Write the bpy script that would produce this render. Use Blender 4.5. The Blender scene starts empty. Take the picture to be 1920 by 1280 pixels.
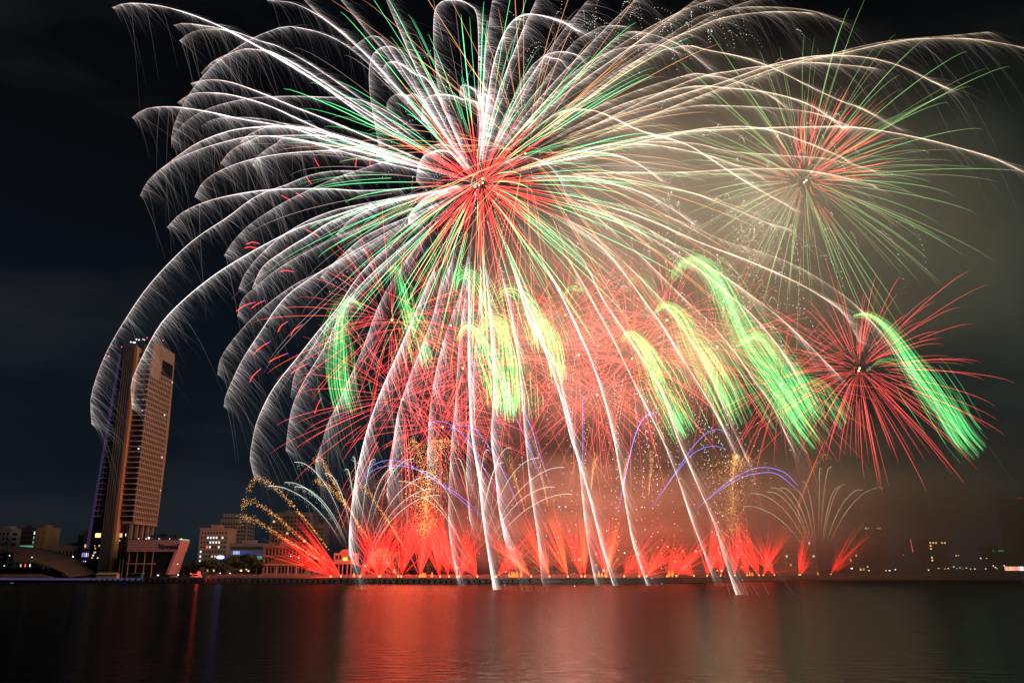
import bpy, bmesh, math, random
import numpy as np
from mathutils import Vector
rnd = random.Random(7)
rng = np.random.default_rng(11)
scn = bpy.context.scene
COL = scn.collection

# ------------------------------------------------------------------ camera
CAM_H, F_PX = 8.0, 1600.0
PITCH = math.atan(428.0 / F_PX)
cd = bpy.data.cameras.new("camera")
cd.sensor_width = 36.0
cd.lens = 36.0 * F_PX / 1920.0
cd.clip_start, cd.clip_end = 0.5, 20000.0
cam = bpy.data.objects.new("camera", cd)
COL.objects.link(cam)
cam.location = (0, 0, CAM_H)
cam.rotation_euler = (math.pi / 2 + PITCH, 0, 0)
scn.camera = cam
CA, SA = math.cos(PITCH), math.sin(PITCH)

def at(px, py, Y):
    """point of the world at forward distance Y seen at photo pixel (px, py)"""
    x = (np.asarray(px, float) - 960.0) / F_PX
    y = (640.0 - np.asarray(py, float)) / F_PX
    dy = CA - y * SA
    dz = SA + y * CA
    k = np.asarray(Y, float) / dy
    return np.stack(np.broadcast_arrays(x * k, dy * k, CAM_H + dz * k), -1)

def water_Y(py):
    y = (640.0 - py) / F_PX
    return CAM_H * (CA - y * SA) / -(SA + y * CA)

# ------------------------------------------------------------------ night sky
w = bpy.data.worlds.new("World")
scn.world = w
w.use_nodes = True
nt = w.node_tree
bg = nt.nodes["Background"]
sky = nt.nodes.new("ShaderNodeTexSky")
sky.sky_type = 'NISHITA'
sky.sun_disc = False
sky.sun_elevation = math.radians(-4.0)
sky.sun_rotation = math.radians(250)
tc = nt.nodes.new("ShaderNodeTexCoord")
mp = nt.nodes.new("ShaderNodeMapping")
mp.inputs["Scale"].default_value = (1.2, 1.2, 4.0)
nz = nt.nodes.new("ShaderNodeTexNoise")
nz.inputs["Scale"].default_value = 2.3
nz.inputs["Detail"].default_value = 5
cr = nt.nodes.new("ShaderNodeValToRGB")
cr.color_ramp.elements[0].position = 0.5
cr.color_ramp.elements[0].color = (0, 0, 0, 1)
cr.color_ramp.elements[1].position = 0.78
cr.color_ramp.elements[1].color = (0.010, 0.0108, 0.0115, 1)
mix = nt.nodes.new("ShaderNodeMix")
mix.data_type = 'RGBA'
mix.blend_type = 'ADD'
mix.inputs[0].default_value = 1.0
sc_ = nt.nodes.new("ShaderNodeMix")
sc_.data_type = 'RGBA'
sc_.blend_type = 'MULTIPLY'
sc_.inputs[0].default_value = 1.0
sc_.inputs[7].default_value = (0.10, 0.10, 0.10, 1)
nt.links.new(tc.outputs["Generated"], mp.inputs[0])
nt.links.new(mp.outputs[0], nz.inputs["Vector"])
nt.links.new(nz.outputs["Fac"], cr.inputs[0])
nt.links.new(sky.outputs[0], sc_.inputs[6])
nt.links.new(sc_.outputs[2], mix.inputs[6])
nt.links.new(cr.outputs[0], mix.inputs[7])
add2 = nt.nodes.new("ShaderNodeMix")
add2.data_type = 'RGBA'
add2.blend_type = 'ADD'
add2.inputs[0].default_value = 1.0
add2.inputs[7].default_value = (0.0006, 0.0008, 0.0012, 1)
nt.links.new(mix.outputs[2], add2.inputs[6])
sep = nt.nodes.new("ShaderNodeSeparateXYZ")
hz = nt.nodes.new("ShaderNodeValToRGB")
hz.color_ramp.elements[0].position = 0.0
hz.color_ramp.elements[0].color = (0.0008, 0.0055, 0.0115, 1)
hz.color_ramp.elements[1].position = 0.45
hz.color_ramp.elements[1].color = (0, 0, 0, 1)
nt.links.new(tc.outputs["Generated"], sep.inputs[0])
nt.links.new(sep.outputs["Z"], hz.inputs[0])
add3 = nt.nodes.new("ShaderNodeMix")
add3.data_type = 'RGBA'
add3.blend_type = 'ADD'
add3.inputs[0].default_value = 1.0
nt.links.new(add2.outputs[2], add3.inputs[6])
nt.links.new(hz.outputs[0], add3.inputs[7])
nt.links.new(add3.outputs[2], bg.inputs["Color"])
bg.inputs["Strength"].default_value = 1.0

scn.view_settings.view_transform = 'Standard'
scn.view_settings.look = 'None'
scn.view_settings.exposure = 0.0
scn.view_settings.gamma = 1.0
cy = scn.cycles
cy.max_bounces = 3
cy.diffuse_bounces = 1
cy.glossy_bounces = 2
cy.transmission_bounces = 1
cy.volume_bounces = 0
cy.transparent_max_bounces = 64
cy.sample_clamp_indirect = 2.0
cy.caustics_reflective = False
cy.caustics_refractive = False
cy.use_denoising = True
cy.denoiser = "OPENIMAGEDENOISE"
cy.denoising_input_passes = "RGB_ALBEDO_NORMAL"
cy.denoising_prefilter = "ACCURATE"
cy.volume_max_steps = 128

# ------------------------------------------------------------------ materials
MATS = {}
def pbr(name, col, rough=0.7, metal=0.0, noise=0.0, nscale=1.0, spec=0.4):
    if name in MATS:
        return MATS[name]
    m = bpy.data.materials.new(name)
    m.use_nodes = True
    n = m.node_tree.nodes
    p = n["Principled BSDF"]
    p.inputs["Base Color"].default_value = (*col, 1)
    p.inputs["Roughness"].default_value = rough
    p.inputs["Metallic"].default_value = metal
    p.inputs["Specular IOR Level"].default_value = spec
    if noise:
        t = n.new("ShaderNodeTexCoord")
        z = n.new("ShaderNodeTexNoise")
        z.inputs["Scale"].default_value = nscale
        z.inputs["Detail"].default_value = 6
        mm = n.new("ShaderNodeMix")
        mm.data_type = 'RGBA'
        mm.inputs[6].default_value = (*[c * (1 - noise) for c in col], 1)
        mm.inputs[7].default_value = (*[min(1, c * (1 + noise)) for c in col], 1)
        m.node_tree.links.new(t.outputs["Object"], z.inputs["Vector"])
        m.node_tree.links.new(z.outputs["Fac"], mm.inputs[0])
        m.node_tree.links.new(mm.outputs[2], p.inputs["Base Color"])
    MATS[name] = m
    return m

def glow(name, col, strength, sample=False):
    if name in MATS:
        return MATS[name]
    m = bpy.data.materials.new(name)
    m.use_nodes = True
    n = m.node_tree.nodes
    n.remove(n["Principled BSDF"])
    e = n.new("ShaderNodeEmission")
    e.inputs["Color"].default_value = (*col, 1)
    e.inputs["Strength"].default_value = strength
    m.node_tree.links.new(e.outputs[0], n["Material Output"].inputs["Surface"])
    if not sample:
        m.cycles.emission_sampling = 'NONE'
    MATS[name] = m
    return m

# burning stars: each spark carries chemical colour and heat, some a painted smoke tint
M_SPARK = bpy.data.materials.new("burning_spark")
M_SPARK.use_nodes = True
_n = M_SPARK.node_tree.nodes
_n.remove(_n["Principled BSDF"])
_e = _n.new("ShaderNodeEmission")
_a = _n.new("ShaderNodeAttribute")
_a.attribute_name = "spark"
M_SPARK.node_tree.links.new(_a.outputs["Color"], _e.inputs["Color"])
_t = _n.new("ShaderNodeBsdfTransparent")          # a spark is bright gas and grains: it adds light and hides nothing
_s = _n.new("ShaderNodeAddShader")
_e.inputs["Strength"].default_value = 0.5
M_SPARK.node_tree.links.new(_e.outputs[0], _s.inputs[0])
M_SPARK.node_tree.links.new(_t.outputs[0], _s.inputs[1])
M_SPARK.node_tree.links.new(_s.outputs[0], _n["Material Output"].inputs["Surface"])
M_SPARK.cycles.emission_sampling = 'NONE'

# ------------------------------------------------------------------ object helpers
def tag(o, label=None, cat=None, group=None, kind=None):
    if label: o["label"] = label
    if cat: o["category"] = cat
    if group: o["group"] = group
    if kind: o["kind"] = kind
    return o

def empty(name, loc, label, cat, group=None):
    o = bpy.data.objects.new(name, None)
    o.location = [float(v) for v in loc]
    COL.objects.link(o)
    return tag(o, label, cat, group)

def link(name, me, mat, parent=None, loc=None):
    o = bpy.data.objects.new(name, me)
    COL.objects.link(o)
    if mat is not None:
        me.materials.append(mat)
    if parent is not None:
        o.parent = parent
    if loc is not None:
        o.location = [float(v) for v in loc]
    return o

def np_mesh(name, V, F, colors=None):
    """V (n,3), F list of (m,k) int arrays"""
    me = bpy.data.meshes.new(name)
    V = np.ascontiguousarray(V, np.float32)
    me.vertices.add(len(V))
    me.vertices.foreach_set("co", V.ravel())
    loops = np.concatenate([f.ravel() for f in F]).astype(np.int32)
    sizes = np.concatenate([np.full(len(f), f.shape[1], np.int32) for f in F])
    starts = np.concatenate([[0], np.cumsum(sizes)[:-1]]).astype(np.int32)
    me.loops.add(len(loops))
    me.loops.foreach_set("vertex_index", loops)
    me.polygons.add(len(sizes))
    me.polygons.foreach_set("loop_start", starts)
    me.polygons.foreach_set("loop_total", sizes)
    me.update(calc_edges=True)
    if colors is not None:
        a = me.color_attributes.new("spark", 'FLOAT_COLOR', 'POINT')
        c = np.ones((len(V), 4), np.float32)
        c[:, :3] = colors
        a.data.foreach_set("color", c.ravel())
    return me

def tubes(name, P, R, C, sides=3):
    """N tubes in one mesh. P (N,K,3) R (N,K) C (N,K,3)"""
    P = np.asarray(P, float)
    N, K = P.shape[:2]
    R = np.broadcast_to(R, (N, K))
    C = np.broadcast_to(C, (N, K, 3))
    T = np.gradient(P, axis=1)
    T /= np.linalg.norm(T, axis=2, keepdims=True) + 1e-9
    ref = np.array([0.05, 1.0, 0.08])
    A = np.cross(T, ref)
    A /= np.linalg.norm(A, axis=2, keepdims=True) + 1e-9
    B = np.cross(T, A)
    ang = np.arange(sides) * 2 * math.pi / sides
    ring = (A[:, :, None] * np.cos(ang)[:, None] + B[:, :, None] * np.sin(ang)[:, None])
    V = P[:, :, None] + ring * R[:, :, None, None]
    idx = np.arange(N * K * sides).reshape(N, K, sides)
    a, b = idx[:, :-1], idx[:, 1:]
    q = np.stack([a, np.roll(a, -1, 2), np.roll(b, -1, 2), b], -1).reshape(-1, 4)
    caps = np.concatenate([idx[:, 0, ::-1], idx[:, -1]])
    cols = np.repeat(C[:, :, None], sides, 2).reshape(-1, 3)
    return np_mesh(name, V.reshape(-1, 3), [q, caps], cols)

OCT_V = np.array([[1,0,0],[-1,0,0],[0,1,0],[0,-1,0],[0,0,1],[0,0,-1]], float)
OCT_F = np.array([[0,2,4],[2,1,4],[1,3,4],[3,0,4],[2,0,5],[1,2,5],[3,1,5],[0,3,5]])
def dots(name, P, R, C):
    """N small glowing grains (octahedra) in one mesh"""
    P = np.asarray(P, float)
    N = len(P)
    R = np.broadcast_to(R, (N,))
    C = np.broadcast_to(C, (N, 3))
    V = P[:, None] + OCT_V[None] * R[:, None, None]
    F = (OCT_F[None] + 6 * np.arange(N)[:, None, None]).reshape(-1, 3)
    return np_mesh(name, V.reshape(-1, 3), [F], np.repeat(C, 6, 0))

def spline(pts, n):
    """Catmull-Rom through pts (k,d), resampled to n points evenly along its length"""
    p = np.asarray(pts, float)
    if len(p) == 2:
        t = np.linspace(0, 1, n)[:, None]
        return p[0] * (1 - t) + p[1] * t
    q = np.vstack([2 * p[0] - p[1], p, 2 * p[-1] - p[-2]])
    out = []
    for i in range(1, len(q) - 2):
        t = np.linspace(0, 1, 24, endpoint=False)[:, None]
        a, b, c, d = q[i - 1], q[i], q[i + 1], q[i + 2]
        out.append(0.5 * (2 * b + (c - a) * t + (2 * a - 5 * b + 4 * c - d) * t ** 2 + (3 * b - a - 3 * c + d) * t ** 3))
    out = np.vstack(out + [p[-1:]])
    s = np.concatenate([[0], np.cumsum(np.linalg.norm(np.diff(out, axis=0), axis=1))])
    u = np.linspace(0, s[-1], n)
    return np.stack([np.interp(u, s, out[:, j]) for j in range(out.shape[1])], -1)

def lamp(name, loc, power, col, radius, parent=None):
    l = bpy.data.lights.new(name, 'POINT')
    l.energy = power
    l.color = col
    l.shadow_soft_size = radius
    o = bpy.data.objects.new(name, l)
    o.location = [float(v) for v in loc]
    COL.objects.link(o)
    return o

class MB:
    """collects boxes and prisms, then links them as ONE mesh object"""
    def __init__(s): s.v, s.f = [], []
    def box(s, x0, x1, y0, y1, z0, z1):
        b = len(s.v)
        s.v += [(x, y, z) for z in (z0, z1) for x, y in ((x0, y0), (x1, y0), (x1, y1), (x0, y1))]
        s.f += [tuple(b + i for i in f) for f in ((0,3,2,1),(4,5,6,7),(0,1,5,4),(1,2,6,5),(2,3,7,6),(3,0,4,7))]
        return s
    def prism(s, ring0, ring1):
        b, n = len(s.v), len(ring0)
        s.v += [tuple(p) for p in ring0] + [tuple(p) for p in ring1]
        s.f += [tuple(b + i for i in range(n - 1, -1, -1)), tuple(b + n + i for i in range(n))]
        s.f += [(b + i, b + (i + 1) % n, b + n + (i + 1) % n, b + n + i) for i in range(n)]
        return s
    def cyl(s, x, y, z0, z1, r0, r1=None, n=8):
        r1 = r0 if r1 is None else r1
        c = [(math.cos(2 * math.pi * i / n), math.sin(2 * math.pi * i / n)) for i in range(n)]
        return s.prism([(x + r0 * a, y + r0 * b, z0) for a, b in c], [(x + r1 * a, y + r1 * b, z1) for a, b in c])
    def ball(s, x, y, z, rx, ry=None, rz=None, n=8, m=5):
        ry = ry or rx; rz = rz or rx
        b = len(s.v)
        s.v.append((x, y, z - rz))
        for j in range(1, m):
            t = -math.pi / 2 + math.pi * j / m
            for i in range(n):
                a = 2 * math.pi * i / n
                s.v.append((x + rx * math.cos(t) * math.cos(a), y + ry * math.cos(t) * math.sin(a), z + rz * math.sin(t)))
        s.v.append((x, y, z + rz))
        top = len(s.v) - 1
        for i in range(n):
            k = (i + 1) % n
            s.f.append((b, b + 1 + k, b + 1 + i))
            for j in range(m - 2):
                o = b + 1 + j * n
                s.f.append((o + i, o + k, o + n + k, o + n + i))
            o = b + 1 + (m - 2) * n
            s.f.append((o + i, o + k, top))
        return s
    def build(s, name, mat, parent=None, loc=None):
        me = bpy.data.meshes.new(name)
        me.from_pydata(s.v, [], s.f)
        me.update()
        return link(name, me, mat, parent, loc)


# ------------------------------------------------------------------ river, land and quay
GZ = 3.2                                   # height of the promenade above the water
shore_px = [(-900, 1091), (0, 1091), (400, 1093), (900, 1095), (1250, 1093), (1500, 1087), (1700, 1081), (1920, 1077), (2500, 1075)]
SHORE = [tuple(at(x, y, water_Y(y))[:2]) for x, y in shore_px]
def shore_Y(px):
    """forward distance of the quay face at photo column px"""
    ys = np.interp(px, [p[0] for p in shore_px], [p[1] for p in shore_px])
    return float(water_Y(ys))

mw = bpy.data.materials.new("river_water")
mw.use_nodes = True
n = mw.node_tree.nodes
n.remove(n["Principled BSDF"])
p = n.new("ShaderNodeBsdfGlossy")             # choppy river seen over a long exposure: about a third of the light comes back
p.inputs["Color"].default_value = (0.95, 0.97, 1.0, 1)
p.inputs["Roughness"].default_value = 0.16
df = n.new("ShaderNodeBsdfDiffuse")
df.inputs["Color"].default_value = (0.010, 0.013, 0.011, 1)
mx = n.new("ShaderNodeMixShader")
mx.inputs[0].default_value = 0.10
mw.node_tree.links.new(df.outputs[0], mx.inputs[1])
mw.node_tree.links.new(p.outputs[0], mx.inputs[2])
mw.node_tree.links.new(mx.outputs[0], n["Material Output"].inputs["Surface"])
t = n.new("ShaderNodeTexCoord")
m1 = n.new("ShaderNodeMapping"); m1.inputs["Scale"].default_value = (0.35, 0.9, 1)
z1 = n.new("ShaderNodeTexNoise"); z1.inputs["Scale"].default_value = 1.0; z1.inputs["Detail"].default_value = 4
b1 = n.new("ShaderNodeBump"); b1.inputs["Strength"].default_value = 1.0; b1.inputs["Distance"].default_value = 0.24
mw.node_tree.links.new(t.outputs["Object"], m1.inputs[0])
mw.node_tree.links.new(m1.outputs[0], z1.inputs["Vector"])
mw.node_tree.links.new(z1.outputs["Fac"], b1.inputs["Height"])
mw.node_tree.links.new(b1.outputs[0], p.inputs["Normal"])
me = bpy.data.meshes.new("river")
me.from_pydata([(-4000, -300, 0), (4000, -300, 0), (4000, 9000, 0), (-4000, 9000, 0)], [], [(0, 1, 2, 3)])
tag(link("river", me, mw), kind="structure")

m_land = pbr("packed_ground", (0.06, 0.055, 0.045), 0.9, noise=0.5, nscale=0.05)
g = MB()
top = [(x, y, GZ) for x, y in SHORE] + [(6000, SHORE[-1][1], GZ), (6000, 9000, GZ), (-6000, 9000, GZ), (-6000, SHORE[0][1], GZ)]
g.prism([(x, y + 0.7, -3) for x, y, z in top], [(x, y + 0.7, z) for x, y, z in top])
tag(g.build("ground", m_land), kind="structure")

m_conc = pbr("quay_concrete", (0.36, 0.33, 0.36), 0.8, noise=0.35, nscale=0.25)
m_dark = pbr("tyre_rubber", (0.02, 0.02, 0.022), 0.8)
q = MB()
for (xa, ya), (xb, yb) in zip(SHORE[:-1], SHORE[1:]):
    for z0, z1, o0, o1 in ((-2.0, 0.9, 0.30, 0.69), (0.9, 2.9, 0.0, 0.69), (2.9, 3.5, -0.35, 0.9)):
        q.prism([(xa, ya + o0, z0), (xb, yb + o0, z0), (xb, yb + o1, z0), (xa, ya + o1, z0)],
                [(xa, ya + o0, z1 - .003), (xb, yb + o0, z1 - .003), (xb, yb + o1, z1 - .003), (xa, ya + o1, z1 - .003)])
tag(q.build("quay_wall", m_conc), "long pale concrete quay wall along the far bank of the river", "quay wall")
m_prom = pbr("promenade_paving", (0.22, 0.17, 0.16), 0.8, noise=0.25, nscale=0.6)
pv = MB()
for (xa, ya), (xb, yb) in zip(SHORE[:-1], SHORE[1:]):
    pv.prism([(xa, ya + .9, GZ - .1), (xb, yb + .9, GZ - .1), (xb, yb + 9, GZ - .1), (xa, ya + 9, GZ - .1)],
             [(xa, ya + .9, GZ + .06), (xb, yb + .9, GZ + .06), (xb, yb + 9, GZ + .06), (xa, ya + 9, GZ + .06)])
tag(pv.build("promenade", m_prom), kind="structure")
m_asph = pbr("asphalt", (0.05, 0.05, 0.052), 0.85, noise=0.3, nscale=0.4)
rd = MB()
for (xa, ya), (xb, yb) in zip(SHORE[:-1], SHORE[1:]):
    rd.prism([(xa, ya + 16, GZ - .1), (xb, yb + 16, GZ - .1), (xb, yb + 27, GZ - .1), (xa, ya + 27, GZ - .1)],
             [(xa, ya + 16, GZ + .03), (xb, yb + 16, GZ + .03), (xb, yb + 27, GZ + .03), (xa, ya + 27, GZ + .03)])
tag(rd.build("road", m_asph), kind="structure")

# tyre fenders hung along the quay wall
f0 = None
fx = list(np.arange(172, 1000, 10.4))
for i, px in enumerate(fx):
    Y = shore_Y(px)
    if f0 is None:
        f = MB()
        f.prism([(0.75 * math.cos(a), -0.38, 0.95 * math.sin(a)) for a in np.arange(10) * math.pi / 5],
                [(0.75 * math.cos(a), 0.0, 0.95 * math.sin(a)) for a in np.arange(10) * math.pi / 5])
        f0 = o = f.build("tyre_fender", m_dark)
    else:
        o = f0.copy(); COL.objects.link(o)
    P = at(px + rnd.uniform(-1.5, 1.5), 1080, Y)
    o.location = (P[0], Y - 0.02, 1.55 + rnd.uniform(-.25, .25))
    tag(o, "black tyre fender hung in the row along the quay wall", "fender", "tyre fenders on the quay wall")

# ------------------------------------------------------------------ smoke drifting right of the bursts
def smoke(name, label, px, py, Y, rad, dens, col, nscale=2.2, lo=0.42, hi=0.62, rot=0.0, aniso=0.1):
    me = bpy.data.meshes.new(name)
    bm = bmesh.new()
    bmesh.ops.create_icosphere(bm, subdivisions=3, radius=1.0)
    bm.to_mesh(me); bm.free()
    m = bpy.data.materials.new(name)
    m.use_nodes = True
    nt = m.node_tree; n = nt.nodes; L = nt.links.new
    n.remove(n["Principled BSDF"])
    v = n.new("ShaderNodeVolumePrincipled")
    v.inputs["Color"].default_value = (*col, 1)
    v.inputs["Anisotropy"].default_value = aniso
    tc = n.new("ShaderNodeTexCoord")
    ln = n.new("ShaderNodeVectorMath"); ln.operation = 'LENGTH'
    L(tc.outputs["Object"], ln.inputs[0])
    fo = n.new("ShaderNodeMapRange"); fo.interpolation_type = 'SMOOTHSTEP'
    fo.inputs["From Min"].default_value = 1.0; fo.inputs["From Max"].default_value = 0.15
    L(ln.outputs["Value"], fo.inputs["Value"])
    nz = n.new("ShaderNodeTexNoise"); nz.inputs["Scale"].default_value = nscale; nz.inputs["Detail"].default_value = 3; nz.inputs["Distortion"].default_value = 0.3
    mp = n.new("ShaderNodeMapping"); mp.inputs["Location"].default_value = (px * .013, py * .01, 0)
    L(tc.outputs["Object"], mp.inputs[0]); L(mp.outputs[0], nz.inputs["Vector"])
    r2 = n.new("ShaderNodeMapRange"); r2.inputs["From Min"].default_value = lo; r2.inputs["From Max"].default_value = hi
    r2.inputs["To Min"].default_value = 0.12
    L(nz.outputs["Fac"], r2.inputs["Value"])
    mu = n.new("ShaderNodeMath"); mu.operation = 'MULTIPLY'
    L(fo.outputs[0], mu.inputs[0]); L(r2.outputs[0], mu.inputs[1])
    m2 = n.new("ShaderNodeMath"); m2.operation = 'MULTIPLY'; m2.inputs[1].default_value = dens
    L(mu.outputs[0], m2.inputs[0]); L(m2.outputs[0], v.inputs["Density"])
    L(v.outputs[0], n["Material Output"].inputs["Volume"])
    o = link(name, me, m, loc=at(px, py, Y))
    o.scale = rad; o.rotation_euler = (0, rot, 0)
    return tag(o, label, "smoke", kind="stuff")

smoke("smoke", "broad bank of grey smoke lit by the big white burst", 1370, 400, 560, (225, 150, 150), 0.0105, (0.84, 0.80, 0.70))
smoke("smoke", "reddish smoke lying low over the quay behind the red sprays", 1150, 975, 590, (225, 56, 55), 0.042, (0.90, 0.74, 0.66), nscale=3.0)
smoke("smoke", "thin dark olive smoke drifting off at right above far shore", 1800, 470, 800, (400, 330, 210), 0.0085, (0.74, 0.79, 0.72), nscale=1.7)
smoke("smoke", "pinkish smoke in the middle under the big white burst", 1090, 640, 540, (145, 105, 110), 0.0105, (0.88, 0.72, 0.64), nscale=2.6)
smoke("smoke", "brown smoke hanging low over the far right shore", 1640, 960, 740, (390, 125, 130), 0.018, (0.74, 0.72, 0.62), nscale=2.4)

# burning shells light smoke, water and buildings; some lamps are only added fill
lamp("shell_and_fill_lamp", at(930, 330, 420), 0.30e6, (1.0, 0.86, 0.70), 14)
lamp("shell_and_fill_lamp", at(1180, 330, 540), 0.21e6, (1.0, 0.84, 0.66), 25)
lamp("shell_and_fill_lamp", at(1420, 380, 580), 0.14e6, (0.95, 0.92, 0.70), 30)
lamp("shell_and_fill_lamp", at(1640, 380, 740), 0.14e6, (0.78, 1.0, 0.70), 60)
lamp("shell_and_fill_lamp", at(1850, 500, 840), 0.14e6, (0.85, 1.0, 0.80), 110)  # added fill without a shell, brightens the far right smoke
lamp("shell_and_fill_lamp", at(1050, 640, 500), 0.40e6, (1.0, 0.52, 0.40), 25)
lamp("shell_and_fill_lamp", at(1330, 680, 540), 0.22e6, (1.0, 0.66, 0.40), 25)
lamp("shell_and_fill_lamp", at(1090, 890, 640), 0.26e6, (1.0, 0.40, 0.26), 30)  # added behind the low smoke to light it red, no burst here
lamp("shell_and_fill_lamp", at(1930, 760, 860), 0.07e6, (0.80, 1.0, 0.80), 90)  # added to lift the smoke at the right edge
lamp("shell_and_fill_lamp", at(1800, 180, 860), 0.07e6, (0.66, 1.0, 0.85), 90)  # added fill for the upper right smoke
lamp("shell_and_fill_lamp", at(1560, 800, 640), 0.10e6, (1.0, 0.76, 0.48), 60)  # added to light the low right smoke brown
for px, pw in ((725, 5e4), (795, 5.5e4), (900, 2.0e4), (1010, 2.2e4), (1120, 2.2e4), (1240, 1.8e4), (1385, 3.0e4), (1500, 1.0e4)):
    lamp("mine_flash", at(px, 1005, shore_Y(px) + 22), pw * 2.6, (1.0, 0.11, 0.045), 24)

# glowing violet band added to imitate light on the quay wall at left
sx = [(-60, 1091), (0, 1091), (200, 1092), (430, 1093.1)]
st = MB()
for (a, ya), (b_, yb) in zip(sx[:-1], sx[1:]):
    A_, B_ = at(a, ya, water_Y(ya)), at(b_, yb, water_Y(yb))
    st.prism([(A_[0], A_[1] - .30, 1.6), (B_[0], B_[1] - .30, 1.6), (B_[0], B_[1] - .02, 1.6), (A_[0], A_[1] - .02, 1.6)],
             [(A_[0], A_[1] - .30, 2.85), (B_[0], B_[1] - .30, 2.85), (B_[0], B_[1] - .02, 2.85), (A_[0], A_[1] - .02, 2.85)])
tag(st.build("quay_wall_glow", glow("violet_wall_glow", (.052, .040, .11), 1.0)), "long dim violet glow imitating light on the quay wall at far left", "wall glow")

# ------------------------------------------------------------------ buildings on the far bank
m_glass = pbr("dark_glass", (0.02, 0.024, 0.03), 0.12, spec=0.6)
m_win = pbr("unlit_window_glass", (0.03, 0.033, 0.036), 0.2)
m_warm = glow("warm_lit_room", (1.0, 0.66, 0.28), 0.9)
m_white = glow("white_lit_room", (0.80, 0.92, 1.0), 1.3)
m_teal = glow("teal_lit_room", (0.25, 0.85, 0.65), 0.42)
m_blue = glow("blue_lit_room", (0.10, 0.22, 1.0), 0.8)
m_redl = glow("red_beacon", (1.0, 0.06, 0.05), 2.5)
m_lampw = glow("white_lamp_glass", (0.95, 0.97, 1.0), 3.5)
m_lampo = glow("orange_lamp_glass", (1.0, 0.62, 0.2), 2.6)
m_steel = pbr("painted_steel", (0.12, 0.12, 0.13), 0.5, 0.3)

def px_x(px, py, Y):
    return float(at(px, py, Y)[0])
def px_z(py, Y):
    return float(at(960, py, Y)[2])

# --- the tall tower
TX0, TXC0, TXC1, TX1 = -284.5, -276.5, -266.5, -257.0
TY0, TY1 = 590.0, 631.0
m_slab = pbr("balcony_slab_paint", (0.66, 0.58, 0.62), 0.7)
m_clad = pbr("tower_cladding", (0.36, 0.31, 0.24), 0.75, noise=0.18, nscale=0.3)
m_core = pbr("core_cladding", (0.17, 0.16, 0.17), 0.55, noise=0.2, nscale=0.2)
m_bronze = pbr("bronze_panel", (0.55, 0.34, 0.17), 0.5)
m_edge_glow = glow("violet_edge_glow", (0.10, 0.065, 0.22), 0.28)  # the fin itself glows, imitating violet light on the wall
tower = empty("hotel_tower", (-270, 610, GZ), "very tall hotel tower with a dark central spine and a gridded side wall", "tower")
O = np.array([-270, 610, GZ])
class TMB(MB):
    def build(s, name, mat, parent=None, loc=None):
        if parent is tower:
            s.v = [(x - O[0], y - O[1], z - O[2]) for x, y, z in s.v]
        return MB.build(s, name, mat, parent, loc)
b = TMB()
def lx(z): return -285.5 + 6.2 * max(0, z - 40) / 117.0       # left edge leans in as it rises
b.prism([(lx(40), TY0 + 2, 40), (TXC0, TY0 + 2, 40), (TXC0, TY1, 40), (lx(40), TY1, 40)],
        [(lx(155), TY0 + 2, 155), (TXC0, TY0 + 2, 155), (TXC0, TY1, 155), (lx(155), TY1, 155)])
b.box(TXC1, TX1 - .35, TY0 + 2, TY1 - 1, 41, 158)
b.box(lx(3) , TXC0, TY0 + 4, TY1, GZ, 39.8)
b.box(TXC1, TX1 - 5.5, TY0 + 4, TY1 - 6, GZ, 40.8)
b.build("glass_wall", m_glass, tower)
b = TMB()
b.box(TXC0, TXC1 - 2.0, TY0 - 1.5, TY1 - 4, GZ, 162)
for x in np.linspace(TXC0 + 0.8, TXC1 - 2.8, 5):
    b.box(x - .16, x + .16, TY0 - 2.0, TY0 - 1.502, GZ, 161.2)
b.box(TXC0 - .3, TXC1 - 1.7, TY0 - 1.8, TY1 - 3.7, 162.003, 162.9)
b.build("core_wall", m_core, tower)
b = TMB(); b.box(TXC1 - 1.997, TXC1, TY0 - 1.9, TY1 - 4, GZ, 161.5); b.build("bronze_fin", m_bronze, tower)
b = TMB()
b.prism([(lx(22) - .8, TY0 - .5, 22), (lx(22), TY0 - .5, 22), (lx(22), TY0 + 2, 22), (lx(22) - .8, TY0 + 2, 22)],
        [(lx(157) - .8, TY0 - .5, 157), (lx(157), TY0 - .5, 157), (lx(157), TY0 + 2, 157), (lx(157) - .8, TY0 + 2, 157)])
b.build("edge_fin", m_edge_glow, tower)
nfl = 31
for i in range(nfl):
    z = 43 + i * 3.66
    b = TMB(); b.box(lx(z) + .02, TXC0 - .01, TY0 - .2, TY0 + 2.6, z, z + .42)
    for x in (TXC0 - 2.7, TXC0 - 5.2):
        b.box(x - .1, x + .1, TY0 + 1.4, TY0 + 2.3, z + .42, z + 3.6)
    b.build("balcony", m_slab, tower)
    b = TMB()
    # right hand balconies curl round the corner
    pts = [(TXC1 + .01, TY0 - .2)] + [(TX1 - 1.6 + 1.6 * math.sin(a), TY0 + 1.4 - 1.6 * math.cos(a)) for a in np.linspace(0, math.pi / 2, 6)] + [(TX1, TY0 + 2.4), (TXC1 + .01, TY0 + 2.4)]
    b.prism([(x, y, z) for x, y in pts], [(x, y, z + .42) for x, y in pts])
    b.build("balcony", m_slab, tower)
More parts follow.
